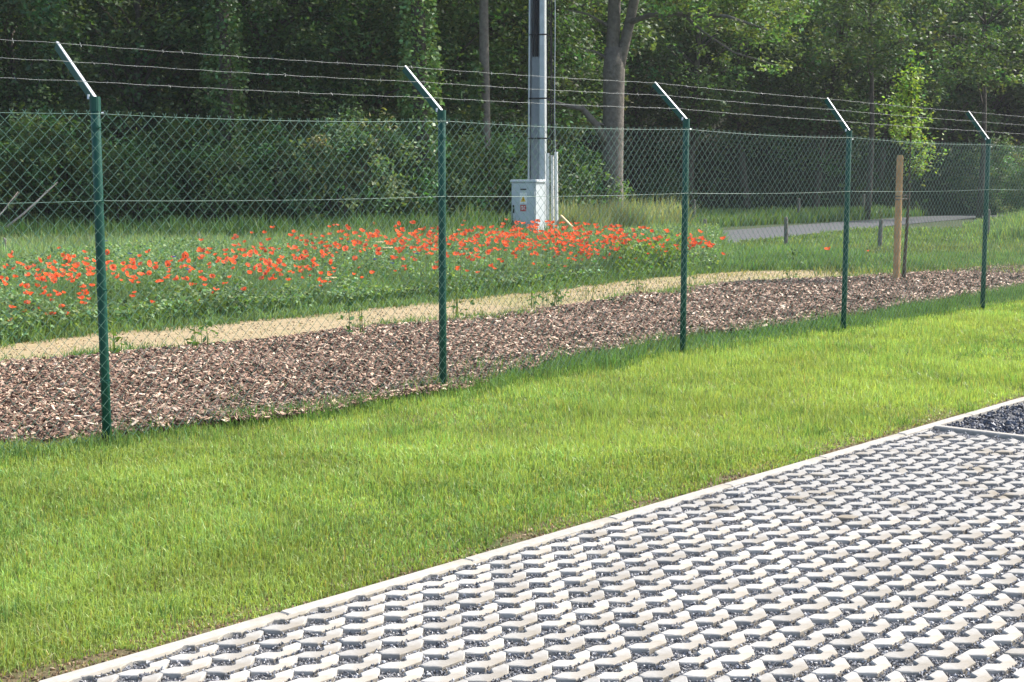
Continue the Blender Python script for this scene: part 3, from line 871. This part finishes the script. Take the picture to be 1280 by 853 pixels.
def sag_line(pts, sag, step=.1):
    out = []
    for a, b in zip(pts[:-1], pts[1:]):
        a, b = np.array(a, float), np.array(b, float); k = max(2, int(np.linalg.norm(b - a) / step))
        t = np.linspace(0, 1, k, endpoint=False)[:, None]
        q = a + (b - a) * t; q[:, 2] -= (4 * sag * t * (1 - t))[:, 0]; out.append(q)
    out.append(np.array([pts[-1]], float))
    return np.concatenate(out)
for hts, sg in ((MH, .02), ([1.47] * 7, .012)):
    P = sag_line([(x, y - .036, h) for x, y, h in zip(PX, PY, hts)], sg, .15)
    V, F = tube(P - off, .0016, 4, False)
    G().add(V, F).build('tension_wire', M['wire'], fence)
for w_ in range(3):
    P = sag_line([t[w_] for t in tips], .008, .05)
    P[:, 2] += .0025 * np.sin(np.arange(len(P)) * .9) * rng.uniform(.3, 1, len(P))
    g = G(); V, F = tube(P - off, .0010, 4, False); g.add(V, F)
    for q in P[::3]:
        for _ in range(2):
            dv = unit(1)[0] * .016; dv[0] *= .4
            V, F = tube([q - dv - off, q + dv - off], .0011, 3, False); g.add(V, F)
    g.build('barbed_wire', M['barb'], fence)

# ------------------------------------------------------------------ electrical cabinet
CD = 36.0
cx, cy_ = W(side(661.5, CD), CD)
CR = -YAW + R_(-31)
cab = thing('electrical_cabinet', (float(cx), float(cy_), 0), 'pale grey electrical cabinet with warning stickers standing beside the tall pole', 'cabinet', rz=CR)
V, F = chamfer_box(0, -.05, .76, .70, .46, 1.52, .012); G().add(V, F).build('body', M['cabinet'], cab)
V, F = chamfer_box(0, -.05, 1.5525, .76, .52, .065, .018); G().add(V, F).build('roof', M['cabinet'], cab)
V, F = box(0, -.05, .03, .74, .50, .16); G().add(V, F).build('plinth', M['post_wood'], cab)
V, F = box(0, -.2885, .80, .63, .015, 1.36); door = G().add(V, F).build('door', M['cabinet'], cab)
V, F = chamfer_box(-.27, -.312, .86, .035, .03, .20, .006); G().add(V, F).build('handle', M['black'], door)
V, F = box(.01, -.298, 1.345, .17, .004, .035); G().add(V, F).build('name_strip', M['black'], door)
V, F = box(.005, -.2975, 1.13, .20, .003, .27); stk = G().add(V, F).build('warning_sticker', M['white_sticker'], door)
for hz_ in (.35, .80, 1.25):
    V, F = tube([(.325, -.30, hz_ - .05), (.325, -.30, hz_ + .05)], .012, 8); G().add(V, F).build('hinge', M['galv'], cab)
for vz in (.26, .30, .34):
    V, F = box(0, -.298, vz, .30, .006, .014); G().add(V, F).build('vent_slat', M['cover'], door)
tri = G(); tri.add(np.array([(-.07, -.3005, 1.04), (.08, -.3005, 1.04), (.005, -.3005, 1.19)]), [np.array([[0, 1, 2]])])
tri.build('warning_triangle', M['yellow'], door)
bolt = np.array([(.022, -.302, 1.155), (-.02, -.302, 1.095), (.004, -.302, 1.098), (-.012, -.302, 1.05), (.032, -.302, 1.108), (.010, -.302, 1.106)])
G().add(bolt, [np.array([[0, 1, 2, 5], [5, 2, 3, 4]])]).build('lightning_mark', M['black'], door)
V, F = box(.005, -.2975, .885, .17, .003, .16); G().add(V, F).build('red_sticker', M['red'], door)
for dx, dz, ww, hh_ in ((-.03, .92, .05, .018), (.035, .92, .03, .018), (.0, .885, .10, .014), (-.02, .855, .05, .014), (.045, .855, .02, .014)):
    V, F = box(.005 + dx, -.2998, dz, ww, .001, hh_); G().add(V, F).build('sticker_mark', M['white_sticker'], door)

# ------------------------------------------------------------------ utility pole with cables
PD = 36.9
px_, py_ = W(side(672, PD), PD)
pole = thing('utility_pole', (float(px_), float(py_), 0), 'tall grey steel pole carrying black cables behind the pale cabinet', 'pole', rz=-YAW + R_(-12))
HT = 10.0
def taper(w0, w1, x0, x1, dpt, y, z0=-.3, z1=HT):
    V, F = box((x0 + x1) / 2, y, (z0 + z1) / 2, x1 - x0, dpt, z1 - z0)
    V = V.copy(); k = 1 - .022 * (V[:, 2]); V[:, 0] = V[:, 0] * k
    return V, F
V, F = taper(0, 0, -.235, -.195, .30, 0); G().add(V, F).build('flange', M['pole'], pole)
V, F = taper(0, 0, .085, .215, .30, 0); G().add(V, F).build('flange', M['pole'], pole)
V, F = taper(0, 0, -.1945, .0845, .03, .06); G().add(V, F).build('web', M['pole'], pole)
V, F = taper(0, 0, -.16, .055, .05, -.06, .2, 4.66); G().add(V, F).build('cable_cover', M['cover'], pole)
V, F = taper(0, 0, .056, .068, .05, -.075, .2, 4.66); G().add(V, F).build('cover_trim', M['pole'], pole)
for j in range(5):
    z = np.linspace(4.6, HT, 14); xx = (-.125 + .036 * j + .008 * np.sin(z * 2.1 + j * 1.7)) * (1 - .022 * z)
    V, F = tube(np.stack([xx, -.06 + .01 * np.cos(z * 1.7 + j), z], 1), .017, 6); G().add(V, F).build('cable', M['cable'], pole)
for j in range(4):
    z = np.linspace(2.15, HT, 18); xx = .275 + .06 * j - .012 * (z - 2) * .6 + .012 * np.sin(z * 1.3 + j * 2.2)
    V, F = tube(np.stack([xx, -.05 + .05 * (j % 2) + .01 * np.cos(z + j), z], 1), .015 if j != 3 else .012, 6)
    G().add(V, F).build('cable', M['cable'] if j != 3 else M['pole'], pole)
for j in range(3):
    V, F = tube([(.285 + .115 * j, -.08 + .05 * (j % 2), .0), (.275 + .108 * j, -.08 + .05 * (j % 2), (2.25, 2.2, 2.28)[j])], .043, 12); G().add(V, F).build('conduit', M['conduit'], pole)
for z in (2.62, 3.62, 5.2, 6.8, 8.4):
    k = 1 - .022 * z
    for V, F in (box(.04, -.1575, z, .52 * k, .006, .035), box(.04, .1575, z, .52 * k, .006, .035)):
        G().add(V, F).build('strap', M['cable'], pole)

# pale planks propped against each other in front of the pole
PDk = 34.6
def bar(p0, p1, w, t):
    p0, p1 = np.array(p0, float), np.array(p1, float); dr = (p1 - p0) / np.linalg.norm(p1 - p0)
    s = np.cross(dr, (0, 0, 1.0)); s /= np.linalg.norm(s) + 1e-9; n_ = np.cross(s, dr)
    P = [q + s * a * w / 2 + n_ * b * t / 2 for q in (p0, p1) for a, b in ((-1, -1), (1, -1), (1, 1), (-1, 1))]
    return np.array(P), np.array([[0, 1, 5, 4], [1, 2, 6, 5], [2, 3, 7, 6], [3, 0, 4, 7], [3, 2, 1, 0], [4, 5, 6, 7]])
def cpt(u, d, z):
    X, Y = W(side(u, d), d); return (float(X), float(Y), z)
V, F = bar(cpt(685, PDk, .02), cpt(702, PDk + .05, .74), .14, .03)
tag(G().add(V, F).build('plank', M['plank']), 'short pale plank leaning up steeply beside the white conduits', 'plank')
V, F = bar(cpt(701, PDk - .12, .74), cpt(735, PDk - .3, .10), .14, .03)
tag(G().add(V, F).build('plank', M['plank']), 'longer pale plank sloping down into the poppies from the other plank', 'plank')

# ------------------------------------------------------------------ wooden posts
WPOST = [(882, 274, 302, .09, 'weathered wooden post at the end of the poppy drift beside the lane'),
         (984, 272, 310, .10, 'weathered wooden post in grass before the widest stretch of lane'),
         (1102, 275, 314, .10, 'weathered wooden post in grass just beside the staked sapling'),
         (1237, 262, 300, .10, 'pale wooden post seen past the last fence post in rough grass'),
         (868, 250, 283, .10, 'pale taller post in long grass across the lane near the poppies'),
         (999, 248, 276, .12, 'pale post across the lane under the dark wood'),
         (1080, 243, 272, .12, 'thin far post across the lane beside the staked sapling'),
         (765, 254, 285, .12, 'pale post in long grass at the foot of the big grey trunk'),
         (792, 271, 292, .10, 'short dark post between the big grey trunk and the poppies'),
         (2, 298, 336, .06, 'thin pale stick post at the open end of the poppy meadow'),
         (248, 291, 320, .07, 'thin dark stick post in the pale grass behind the poppies'),
         (538, 282, 310, .06, 'thin pale stick post behind the poppies by the second fence post')]
for u, vt, vb, w, lab in WPOST:
    d = 1.64 * 1811 / (vb - 224); h = float(zat(vt, d))
    V, F = tube([(0, 0, -.2), (.004, 0, h * .5), (rng.normal(0, .012), rng.normal(0, .01), h - .02), (0.0, 0, h)], [w / 2, w / 2 * 1.02, w / 2 * .96, w / 2 * .7], 9)
    o = G().add(V, F).build('wooden_post', M['post_wood'])
    X, Y = W(side(u, d), d); o.location = (float(X), float(Y), 0)
    tag(o, lab, 'post', 'wooden posts in the meadow and by the lane')

# ------------------------------------------------------------------ staked sapling
SD = 22.6
X, Y = W(side(1124, SD), SD)
st = thing('tree_stake', (float(X), float(Y), 0), 'round light brown stake in the wood chips tied to the young tree', 'stake')
V, F = tube([(0, 0, -.3), (0, 0, .9), (.005, 0, 1.93), (.005, 0, 1.97)], [.055, .054, .052, .04], 10); G().add(V, F).build('shaft', M['stake'], st, smooth=False)
sap_x, sap_y = W(side(1133, SD + .14), SD + .14)
vx, vy = float(sap_x - X), float(sap_y - Y)
for z in (1.33, 1.28):
    V, F = tube([(-.06, -.03, z), (vx * .5, vy * .5 - .055, z + .02), (vx + .03, vy - .02, z), (vx + .02, vy + .04, z), (vx * .4, vy * .4 + .055, z), (-.04, .05, z), (-.06, -.03, z)], .010, 5); G().add(V, F).build('tie', M['post_wood'], st)
sp_ = thing('sapling', (float(sap_x), float(sap_y), 0), 'slim young tree with fresh yellow green leaves tied to a stake', 'tree')
zz = np.linspace(-.1, 3.35, 12); tr = np.stack([.03 * np.sin(zz * 1.7), .03 * np.cos(zz * 1.3) - .03, zz], 1)
V, F = tube(tr, np.interp(zz, [0, 3.35], [.032, .006]), 7); tg = G().add(V, F)
lg = G()
for _ in range(46):
    z0 = rng.uniform(1.62, 3.25); a = rng.uniform(0, 6.28); L = np.interp(z0, [1.6, 1.95, 2.3, 3.2], [.40, .68, .52, .20]) * rng.uniform(.4, 1.15)
    b0 = np.array([.03 * math.sin(z0 * 1.7), 0, z0]); b1 = b0 + np.array([math.cos(a) * L, math.sin(a) * L, L * rng.uniform(.05, .7)])
    mid = (b0 + b1) / 2 + np.array([0, 0, -.03])
    V, F = tube([b0, mid, b1], [.010, .007, .003], 4); tg.add(V, F)
    k = int(22 + 72 * L); t = rng.uniform(.2, 1.05, k)[:, None]
    P = b0 + (b1 - b0) * t + rng.normal(0, .075, (k, 3))
    lg.add(*leafquads(P, .060, shade((.19, .28, .07), k, .22) * rng.uniform(.75, 1.25), asp=.34))
k = 90; P = np.stack([rng.normal(0, .07, k), rng.normal(0, .07, k), rng.uniform(2.9, 3.62, k)], 1); lg.add(*leafquads(P, .07, shade((.15, .24, .05), k, .2), asp=.34))
tg.build('trunk', M['bark'], sp_, smooth=True); lg.build('crown', M['leaf'], sp_)

# ------------------------------------------------------------------ trees and shrubs
def clumps(centres, rad, per, size, base, flat=.7, amt=.22):
    cs = np.asarray(centres); m = len(cs)
    idx = np.repeat(np.arange(m), per)
    rr = np.broadcast_to(rad, (m,))[idx]
    o_ = unit(len(idx)) * (rng.random(len(idx)) ** .5 * rr)[:, None]; o_[:, 2] *= flat
    kc = rng.normal(1, .25, (m, 1))[idx].clip(.45, 1.7)
    yel = rng.normal(0, .18, m)[idx]
    c = shade(base, len(idx), amt, .1) * kc; c[:, 0] *= 1 + yel.clip(-.3, .6)
    return leafquads(cs[idx] + o_, size, c.clip(.004, .6))

def tree_data(sd, H, cb, Rr, ncl, per, size, base, tr=.2, twist=.4):
    """trunk mesh and crown mesh of one broadleaf tree"""
    global rng
    keep_ = rng; rng = np.random.default_rng(sd)
    zz = np.linspace(-.2, H * .86, 12)
    w = rng.normal(0, twist, 2); ph = rng.uniform(0, 6, 2)
    tp = np.stack([w[0] * np.sin(zz * .28 + ph[0]) - w[0] * math.sin(ph[0]), w[1] * np.sin(zz * .24 + ph[1]) - w[1] * math.sin(ph[1]), zz], 1)
    rad = tr * np.interp(zz, [-.2, .4, 1.2, H * .86], [1.5, 1.15, 1.0, .12])
    tg = G(); V, F = tube(tp, rad, 10); tg.add(V, F)
    cs = []
    while len(cs) < ncl:
        p = unit(1)[0] * (.35 + .65 * rng.random() ** .45)
        zc = (H + cb) / 2; hz = (H - cb) / 2
        q = np.array([p[0] * Rr, p[1] * Rr, zc + p[2] * hz])
        kq = 1 - .35 * max(0, p[2]); q[:2] *= kq
        lump = vnoise(np.array([q[0] * .5 + 20]), np.array([q[1] * .5 + q[2] * .7 + 20]), sd)[0]
        if lump > .34:
            cs.append(q)
    cs = np.array(cs)
    for q in cs[rng.choice(len(cs), min(34, len(cs)), replace=False)]:
        z0 = max(cb * .75, q[2] - rng.uniform(.5, 2.5)); z0 = min(z0, H * .8)
        b0 = np.array([np.interp(z0, zz, tp[:, 0]), np.interp(z0, zz, tp[:, 1]), z0]); L = np.linalg.norm(q - b0)
        mid = (b0 + q) / 2 + np.array([0, 0, .12 * L]) + rng.normal(0, .06 * L, 3)
        V, F = tube([b0, mid, q], [tr * .32, tr * .2, .015], 5); tg.add(V, F)
    cg = G().add(*clumps(cs, rng.uniform(.45, .95, ncl), per, size, base))
    a, b = tg.mesh('trunk', M['bark'], True), cg.mesh('crown', M['leaf'])
    rng = keep_
    return a, b

def shrub_data(sd, H, Rr, ncl, per, size, base):
    global rng
    keep_ = rng; rng = np.random.default_rng(sd)
    cs = []
    while len(cs) < ncl:
        p = unit(1)[0] * (rng.random() ** .4)
        q = np.array([p[0] * Rr, p[1] * Rr, H * (.46 + .5 * p[2])])
        if vnoise(np.array([q[0] * .8 + 9]), np.array([q[2] * .8 + q[1] + 9]), sd)[0] > .3:
            cs.append(q)
    cs = np.array(cs); sg = G()
    for q in cs[::6]:
        b0 = np.array([q[0] * .12, q[1] * .12, -.1]); mid = (b0 + q) / 2 + rng.normal(0, .1, 3)
        V, F = tube([b0, mid, q], [.035, .022, .006], 5); sg.add(V, F)
    cg = G().add(*clumps(cs, rng.uniform(.25, .55, ncl), per, size, base, .8))
    a, b = sg.mesh('stem', M['bark'], True), cg.mesh('crown', M['leaf'])
    rng = keep_
    return a, b

TREES = [tree_data(101, 13.5, 2.6, 3.4, 300, 60, .19, (0.088, 0.152, 0.056), .17),
         tree_data(102, 14.5, 3.8, 3.8, 320, 60, .20, (0.100, 0.170, 0.060), .22),
         tree_data(103, 12.0, 1.8, 3.2, 290, 60, .17, (0.079, 0.139, 0.058), .15),
         tree_data(104, 15.0, 4.6, 4.2, 340, 60, .21, (0.113, 0.186, 0.067), .24),
         tree_data(105, 13.0, 3.0, 3.6, 300, 60, .18, (0.096, 0.156, 0.068), .18)]
SHRUBS = [shrub_data(201, 3.0, 1.7, 120, 60, .13, (0.100, 0.171, 0.061)),
          shrub_data(202, 3.8, 1.9, 150, 60, .13, (0.128, 0.189, 0.088)),
          shrub_data(203, 2.4, 1.5, 100, 60, .12, (0.090, 0.155, 0.056)),
          shrub_data(204, 4.6, 2.0, 160, 60, .14, (0.095, 0.161, 0.056))]

def place_tree(u, d, k, sc, rz, lab, grp='trees of the wood'):
    X, Y = W(side(u, d), d)
    t = thing('broadleaf_tree', (float(X), float(Y), -.05), lab, 'tree', grp, rz)
    t.scale = (sc, sc, sc)
    link('trunk', TREES[k][0], t); link('crown', TREES[k][1], t)
    return t
def place_shrub(u, d, k, sc, rz, lab, grp='shrubs along the edge of the wood'):
    X, Y = W(side(u, d), d)
    t = thing('shrub', (float(X), float(Y), -.05), lab, 'shrub', grp, rz)
    t.scale = sc if isinstance(sc, tuple) else (sc, sc, sc)
    link('stem', SHRUBS[k][0], t); link('crown', SHRUBS[k][1], t)
    return t

L1 = 'dark leafy tree of the wood behind the shrub thicket'
L2 = 'leafy tree in the back row of the wood above the thicket'
L3 = 'dark tree of the wood across the lane with low hanging boughs'
L4 = 'tree in the back of the wood across the lane'
front = [(-90, 45, 0), (40, 46, 2), (160, 44.5, 4), (250, 47.5, 0), (350, 45, 2), (455, 46.5, 4), (560, 48.5, 0), (640, 50, 2), (700, 52, 4)]
back = [(-60, 53, 1), (80, 54, 3), (210, 53, 1), (320, 55, 3), (430, 54, 1), (520, 57, 4), (610, 58, 3), (720, 60, 0), (800, 62, 2), (-180, 56, 1)]
rfront = [(860, 60, 1, .9), (935, 62, 4, .95), (1020, 63, 2, 1.05), (1095, 66, 4, 1.0), (1165, 69, 0, 1.05), (1235, 71, 1, 1.0), (1320, 72, 3, 1.0), (1400, 76, 2, 1)]
rback = [(830, 70, 3), (900, 72, 1), (980, 73, 3), (1060, 75, 1), (1140, 76, 3), (1220, 74, 1), (1300, 75, 3), (1380, 74, 1)]
NEAR = {250: 'dark leafy tree close behind the dark ivy wrapped trunk', 560: 'dark leafy tree between the bright ivy trunk and the bare brown trunk', 640: 'dark leafy tree behind the tall steel pole', 700: 'dark leafy tree between the steel pole and the forked grey trunk',
        455: 'dark leafy tree above the large pale bulging shrub', 40: 'dark leafy tree above the leaning dead branches',
        860: 'tree of the far wood just past the big forked trunk', 1020: 'tree of the far wood behind the slim tree with bright sprays', 1095: 'tree of the far wood behind the staked sapling', 1165: 'tree of the far wood beside the slim hazy green tree'}
for i, (u, d, k) in enumerate(front): place_tree(u, d, k, rng.uniform(.88, 1.0), rng.uniform(0, 6.28), NEAR.get(u, L1))
for i, (u, d, k) in enumerate(back): place_tree(u, d, k, rng.uniform(.95, 1.1), rng.uniform(0, 6.28), L2)
for i, (u, d, k, s) in enumerate(rfront): place_tree(u, d, k, s, rng.uniform(0, 6.28), NEAR.get(u, L3))
for i, (u, d, k) in enumerate(rback): place_tree(u, d, k, rng.uniform(1, 1.15), rng.uniform(0, 6.28), L4)

S1 = 'dark green shrub in the thicket behind the poppy meadow'
sh = [(-60, 38, 1, 1.0), (25, 39, 3, .95), (95, 40.5, 0, 1.05), (165, 38.5, 2, 1.1), (215, 41, 3, .95), (275, 39, 0, 1.0), (330, 40, 2, 1.15), (375, 41.5, 3, .9), (505, 40.5, 0, 1.05), (555, 41.5, 2, 1.2), (600, 42.5, 0, 1.1), (650, 44, 2, 1.2), (700, 45, 0, 1.05), (130, 43, 3, 1.1), (300, 43.5, 3, 1.1), (470, 43.5, 3, 1.0), (575, 45, 3, 1.1)]
SN = {25: 'tall dark shrub behind the leaning dead branches', 275: 'dark shrub at the foot of the dark ivy wrapped trunk', 375: 'tall dark shrub pressed against one flank of the large pale shrub', 505: 'dark shrub at the foot of the bright ivy trunk', 600: 'dark shrub at the foot of the bare brown trunk', 650: 'low dark shrub right behind the cabinet and pole', 700: 'dark shrub between the pole and the forked grey trunk'}
for u, d, k, s in sh: place_shrub(u, d, k, s, rng.uniform(0, 6.28), SN.get(u, S1))
place_shrub(438, 38.5, 1, (1.0, 1.0, .98), 1.0, 'large pale grey green shrub bulging out of the thicket', None)
S2 = 'low shrub under the dark trees across the lane'
for u, d, k, s in [(730, 50, 0, .9), (830, 60, 2, .9), (940, 66, 2, 1.0), (1045, 68, 0, .8), (1150, 72, 2, 1.1), (1195, 70, 0, 1.1), (1245, 66, 1, 1.0), (1300, 60, 0, 1.0)]: place_shrub(u, d, k, s, rng.uniform(0, 6.28), S2, 'shrubs across the lane')

# ivy-clad trunks
def ivy_tree(u, d, r, lab, bare=False, ztop=12, lean=0.0, dens=1.0, leafc=(.105, .185, .058)):
    X, Y = W(side(u, d), d)
    t = thing('ivy_tree', (float(X), float(Y), 0), lab, 'tree')
    zz = np.linspace(-.2, ztop, 14); tp = np.stack([lean * zz + .05 * np.sin(zz * .8), .04 * np.cos(zz * .7), zz], 1)
    V, F = tube(tp, np.interp(zz, [-.2, .5, ztop], [r * 1.4, r, r * .6]), 10); G().add(V, F).build('trunk', M['bark_pale'] if bare else M['bark'], t, smooth=True)
    n = int((7000 if not bare else 2600) * dens)
    z = rng.uniform(0, ztop * (.95 if not bare else .42), n); a = rng.uniform(0, 6.28, n); wv = vnoise(z * 1.3, a * 0 + 2, 5)
    rr = np.interp(z, [0, ztop], [r, r * .6]) + (.10 + .42 * wv * (0.5 if bare else 1)) * rng.random(n)
    if bare:
        a = a * .33 + 1.5
    P = np.stack([np.interp(z, zz, tp[:, 0]) + rr * np.cos(a), np.interp(z, zz, tp[:, 1]) + rr * np.sin(a), z], 1)
    G().add(*leafquads(P, .13, shade(leafc, n, .3), .5, .38)).build('ivy', M['ivy'], t)
    cs = np.stack([rng.normal(0, 1.6, 90), rng.normal(0, 1.6, 90), rng.uniform(ztop * .68, ztop * 1.08, 90)], 1)
    G().add(*clumps(cs, rng.uniform(.5, .9, 90), 50, .19, (.07, .12, .04))).build('crown', M['leaf'], t)
ivy_tree(284, 40.2, .22, 'tree whose trunk is wrapped in dark ivy above the shrub thicket', lean=.0)
ivy_tree(525, 39.8, .24, 'tree whose trunk is thickly wrapped in bright green ivy', leafc=(.14, .235, .075))
ivy_tree(604, 43.0, .17, 'tree with a bare brown upper trunk and ivy at its foot', bare=True, lean=.012, leafc=(.13, .22, .065))

# big grey forked tree beside the pole
GD = 45.0
X, Y = W(side(765, GD), GD)
gt = thing('forked_tree', (float(X), float(Y), 0), 'big grey forked tree with a thick bare trunk beside the pole', 'tree', rz=-YAW)
tg = G()
zz = np.array([-.3, .2, .8, 1.8, 3.0, 4.0, 4.9, 5.6])
V, F = tube(np.stack([np.interp(zz, [0, 5.6], [0, .04]), 0 * zz, zz], 1), [.50, .40, .36, .335, .33, .33, .34, .30], 14); tg.add(V, F)
zz = np.array([4.6, 5.4, 6.2, 7.2, 8.6, 10.5, 12.5])
V, F = tube(np.stack([-.04 + .03 * (zz - 4.6), 0 * zz, zz], 1), [.22, .21, .205, .19, .16, .11, .04], 11); tg.add(V, F)
V, F = tube(np.stack([.12 + np.interp(zz, [4.6, 5.4, 6.2, 7.2, 8.6, 12.5], [0, .16, .34, .55, .9, 1.8]), -.05 + 0 * zz, zz], 1), [.17, .165, .16, .15, .13, .09, .03], 11); tg.add(V, F)
V, F = tube([(-.1, -.1, 2.6), (-.55, -.25, 3.3), (-.95, -.3, 3.75), (-1.5, -.35, 3.85), (-2.0, -.4, 4.0)], [.13, .11, .09, .06, .03], 8); tg.add(V, F)   # bent low limb
V, F = tube([(.45, -.1, 6.35), (1.1, -.5, 6.55), (2.0, -1.1, 6.5), (3.2, -1.9, 6.35), (4.3, -2.5, 5.9)], [.10, .08, .065, .05, .02], 7); tg.add(V, F)      # bough to the lane
V, F = tube([(2.0, -1.1, 6.5), (2.6, -1.6, 5.9), (3.4, -2.0, 5.3), (4.6, -2.3, 4.9)], [.05, .04, .03, .012], 6); tg.add(V, F)
for zb, sx_, L in [(6.2, -1, 1.6), (5.2, -1, 1.1), (3.1, -1, .9), (7.6, -1, 2.6), (8.2, 1, 3.0), (9.0, -1, 2.5)]:
    V, F = tube([(0.0, 0, zb), (sx_ * L * .5, -.2, zb + L * .25), (sx_ * L, -.3, zb + L * .35)], [.06, .035, .01], 6); tg.add(V, F)
tg.build('trunk', M['bark_pale'], gt, smooth=True)
cg = G()
ncl = 260
cs = unit(ncl) * (rng.random((ncl, 1)) ** .4) * np.array([4.6, 3.4, 3.0]) + np.array([.6, .6, 10.0]); cs = cs[cs[:, 2] > 7.4 + .2 * np.abs(cs[:, 0])]
cg.add(*clumps(cs, rng.uniform(.5, .95, len(cs)), 60, .17, (.088, .145, .050)))
ncl = 95
cs = np.stack([rng.uniform(1.0, 5.4, ncl), rng.normal(-1.8, .7, ncl), rng.uniform(0, 1, ncl)], 1)
cs[:, 2] = np.interp(cs[:, 0], [1, 2.5, 4, 5.4], [6.6, 5.9, 5.5, 5.9]) + cs[:, 2] * 2.0
cg.add(*clumps(cs, rng.uniform(.3, .6, ncl), 46, .14, (0.131, 0.206, 0.069), .6))
cs = np.array([(4.2, -2.3, 4.95), (4.6, -2.4, 4.75), (4.9, -2.3, 4.9), (5.2, -2.5, 6.6), (5.5, -2.5, 6.9), (4.9, -2.5, 6.3), (5.0, -2.4, 5.8), (2.4, -2, 5.4), (3.1, -2.1, 5.15)])
cg.add(*clumps(cs, .33, 50, .13, (0.188, 0.288, 0.094), .6))
cg.build('crown', M['leaf'], gt)

# low light boughs over the far lane, belonging to two slim trees
for (u, d, h, lab) in [(1045, 56, 6.2, 'slim tree across the lane with bright hanging sprays of leaves'), (1185, 58, 5.6, 'slim hazy green tree behind the staked sapling')]:
    X, Y = W(side(u + 40, d + 3), d + 3)
    t = thing('slim_tree', (float(X), float(Y), 0), lab, 'tree', rz=-YAW)
    zz = np.linspace(-.2, 11, 9); V, F = tube(np.stack([.1 * np.sin(zz * .5), 0 * zz, zz], 1), np.interp(zz, [0, 11], [.14, .03]), 8)
    tg = G().add(V, F)
    ncl = 120; cs = np.stack([rng.normal(-.8, 1.6, ncl), rng.normal(-2.0, 1.0, ncl), rng.uniform(h - .6, h + 4.5, ncl)], 1)
    cs[:, 2] += .25 * np.abs(cs[:, 0])
    for q in cs[::8]:
        V, F = tube([(0, 0, max(q[2] - .8, 3)), (q[0] * .5, q[1] * .5, q[2] + .1), tuple(q)], [.04, .025, .008], 5); tg.add(V, F)
    tg.build('trunk', M['bark'], t, smooth=True)
    G().add(*clumps(cs, rng.uniform(.4, .8, ncl), 55, .18, (.095, .15, .058), .6)).build('crown', M['leaf'], t)

# foliage covering the slope behind
n = 42000
x = rng.uniform(-45, 60, n); t = rng.random(n) ** 1.2 * 26
d0 = 57 + .42 * np.clip(x, -30, 40); d = d0 + t
hz = 19 * (1 - np.exp(-(t * .75) / 16)) + rng.uniform(0, 1, n) ** 1.3 * (1.2 + 2.5 * vnoise(x * .35, d * .35, 71))
X, Y = W(x, d)
k = np.abs(x) < d * .40; X, Y, hz, x, d = X[k], Y[k], hz[k], x[k], d[k]; n = len(X)
c = shade((.050, .085, .034), n, .3) * (.55 + .9 * vnoise(x * .8, hz * .8, 73))[:, None]
o = G().add(*leafquads(np.stack([X, Y, hz], 1), .36, c)).build('far_foliage', M['leaf'])
tag(o, 'dark mass of leaves covering the slope deep in the wood', 'foliage', kind='stuff')

# dead branches leaning at the edge of the thicket
for j, (u0, v0, u1, v1, r, lab) in enumerate([(4, 284, 72, 228, .035, 'long pale dead branch leaning out of the thicket'), (-4, 268, 22, 240, .022, 'short thin dead branch beside the longer leaning branch')]):
    d = 35.4 - j * .3
    p0 = np.array(cpt(u0, d, zat(v0, d))); p1 = np.array(cpt(u1, d + .8, zat(v1, d))); p0 = p0 + (p0 - p1) / np.linalg.norm(p1 - p0) * .55
    mid = (p0 + p1) / 2 + np.array([0, 0, -.06])
    V, F = tube([p0, mid, p1], [r, r * .8, r * .35], 7); g = G().add(V, F)
    q = mid + (p1 - mid) * .4
    V, F = tube([q, q + np.array([.35, .1, .28])], [r * .4, r * .15], 5); g.add(V, F)
    tag(g.build('dead_branch', M['deadwood'], smooth=True), lab, 'branch')

# ------------------------------------------------------------------ thin air between the fence and the wood
V, F = box(35, 35, 15.5, 380, 380, 33.2)
hz_m = bpy.data.materials.new('haze_air'); hz_m.use_nodes = True
nt = hz_m.node_tree; nt.nodes.clear()
pv = nt.nodes.new('ShaderNodeVolumePrincipled'); pv.inputs['Color'].default_value = (.90, .95, 1.0, 1)
pv.inputs['Density'].default_value = 0.00034; pv.inputs['Anisotropy'].default_value = 0.2
ou = nt.nodes.new('ShaderNodeOutputMaterial'); nt.links.new(pv.outputs[0], ou.inputs['Volume'])
hzo = G().add(V, F).build('haze', hz_m)
tag(hzo, 'thin pale summer haze in front of the dark wood', 'haze', kind='stuff')
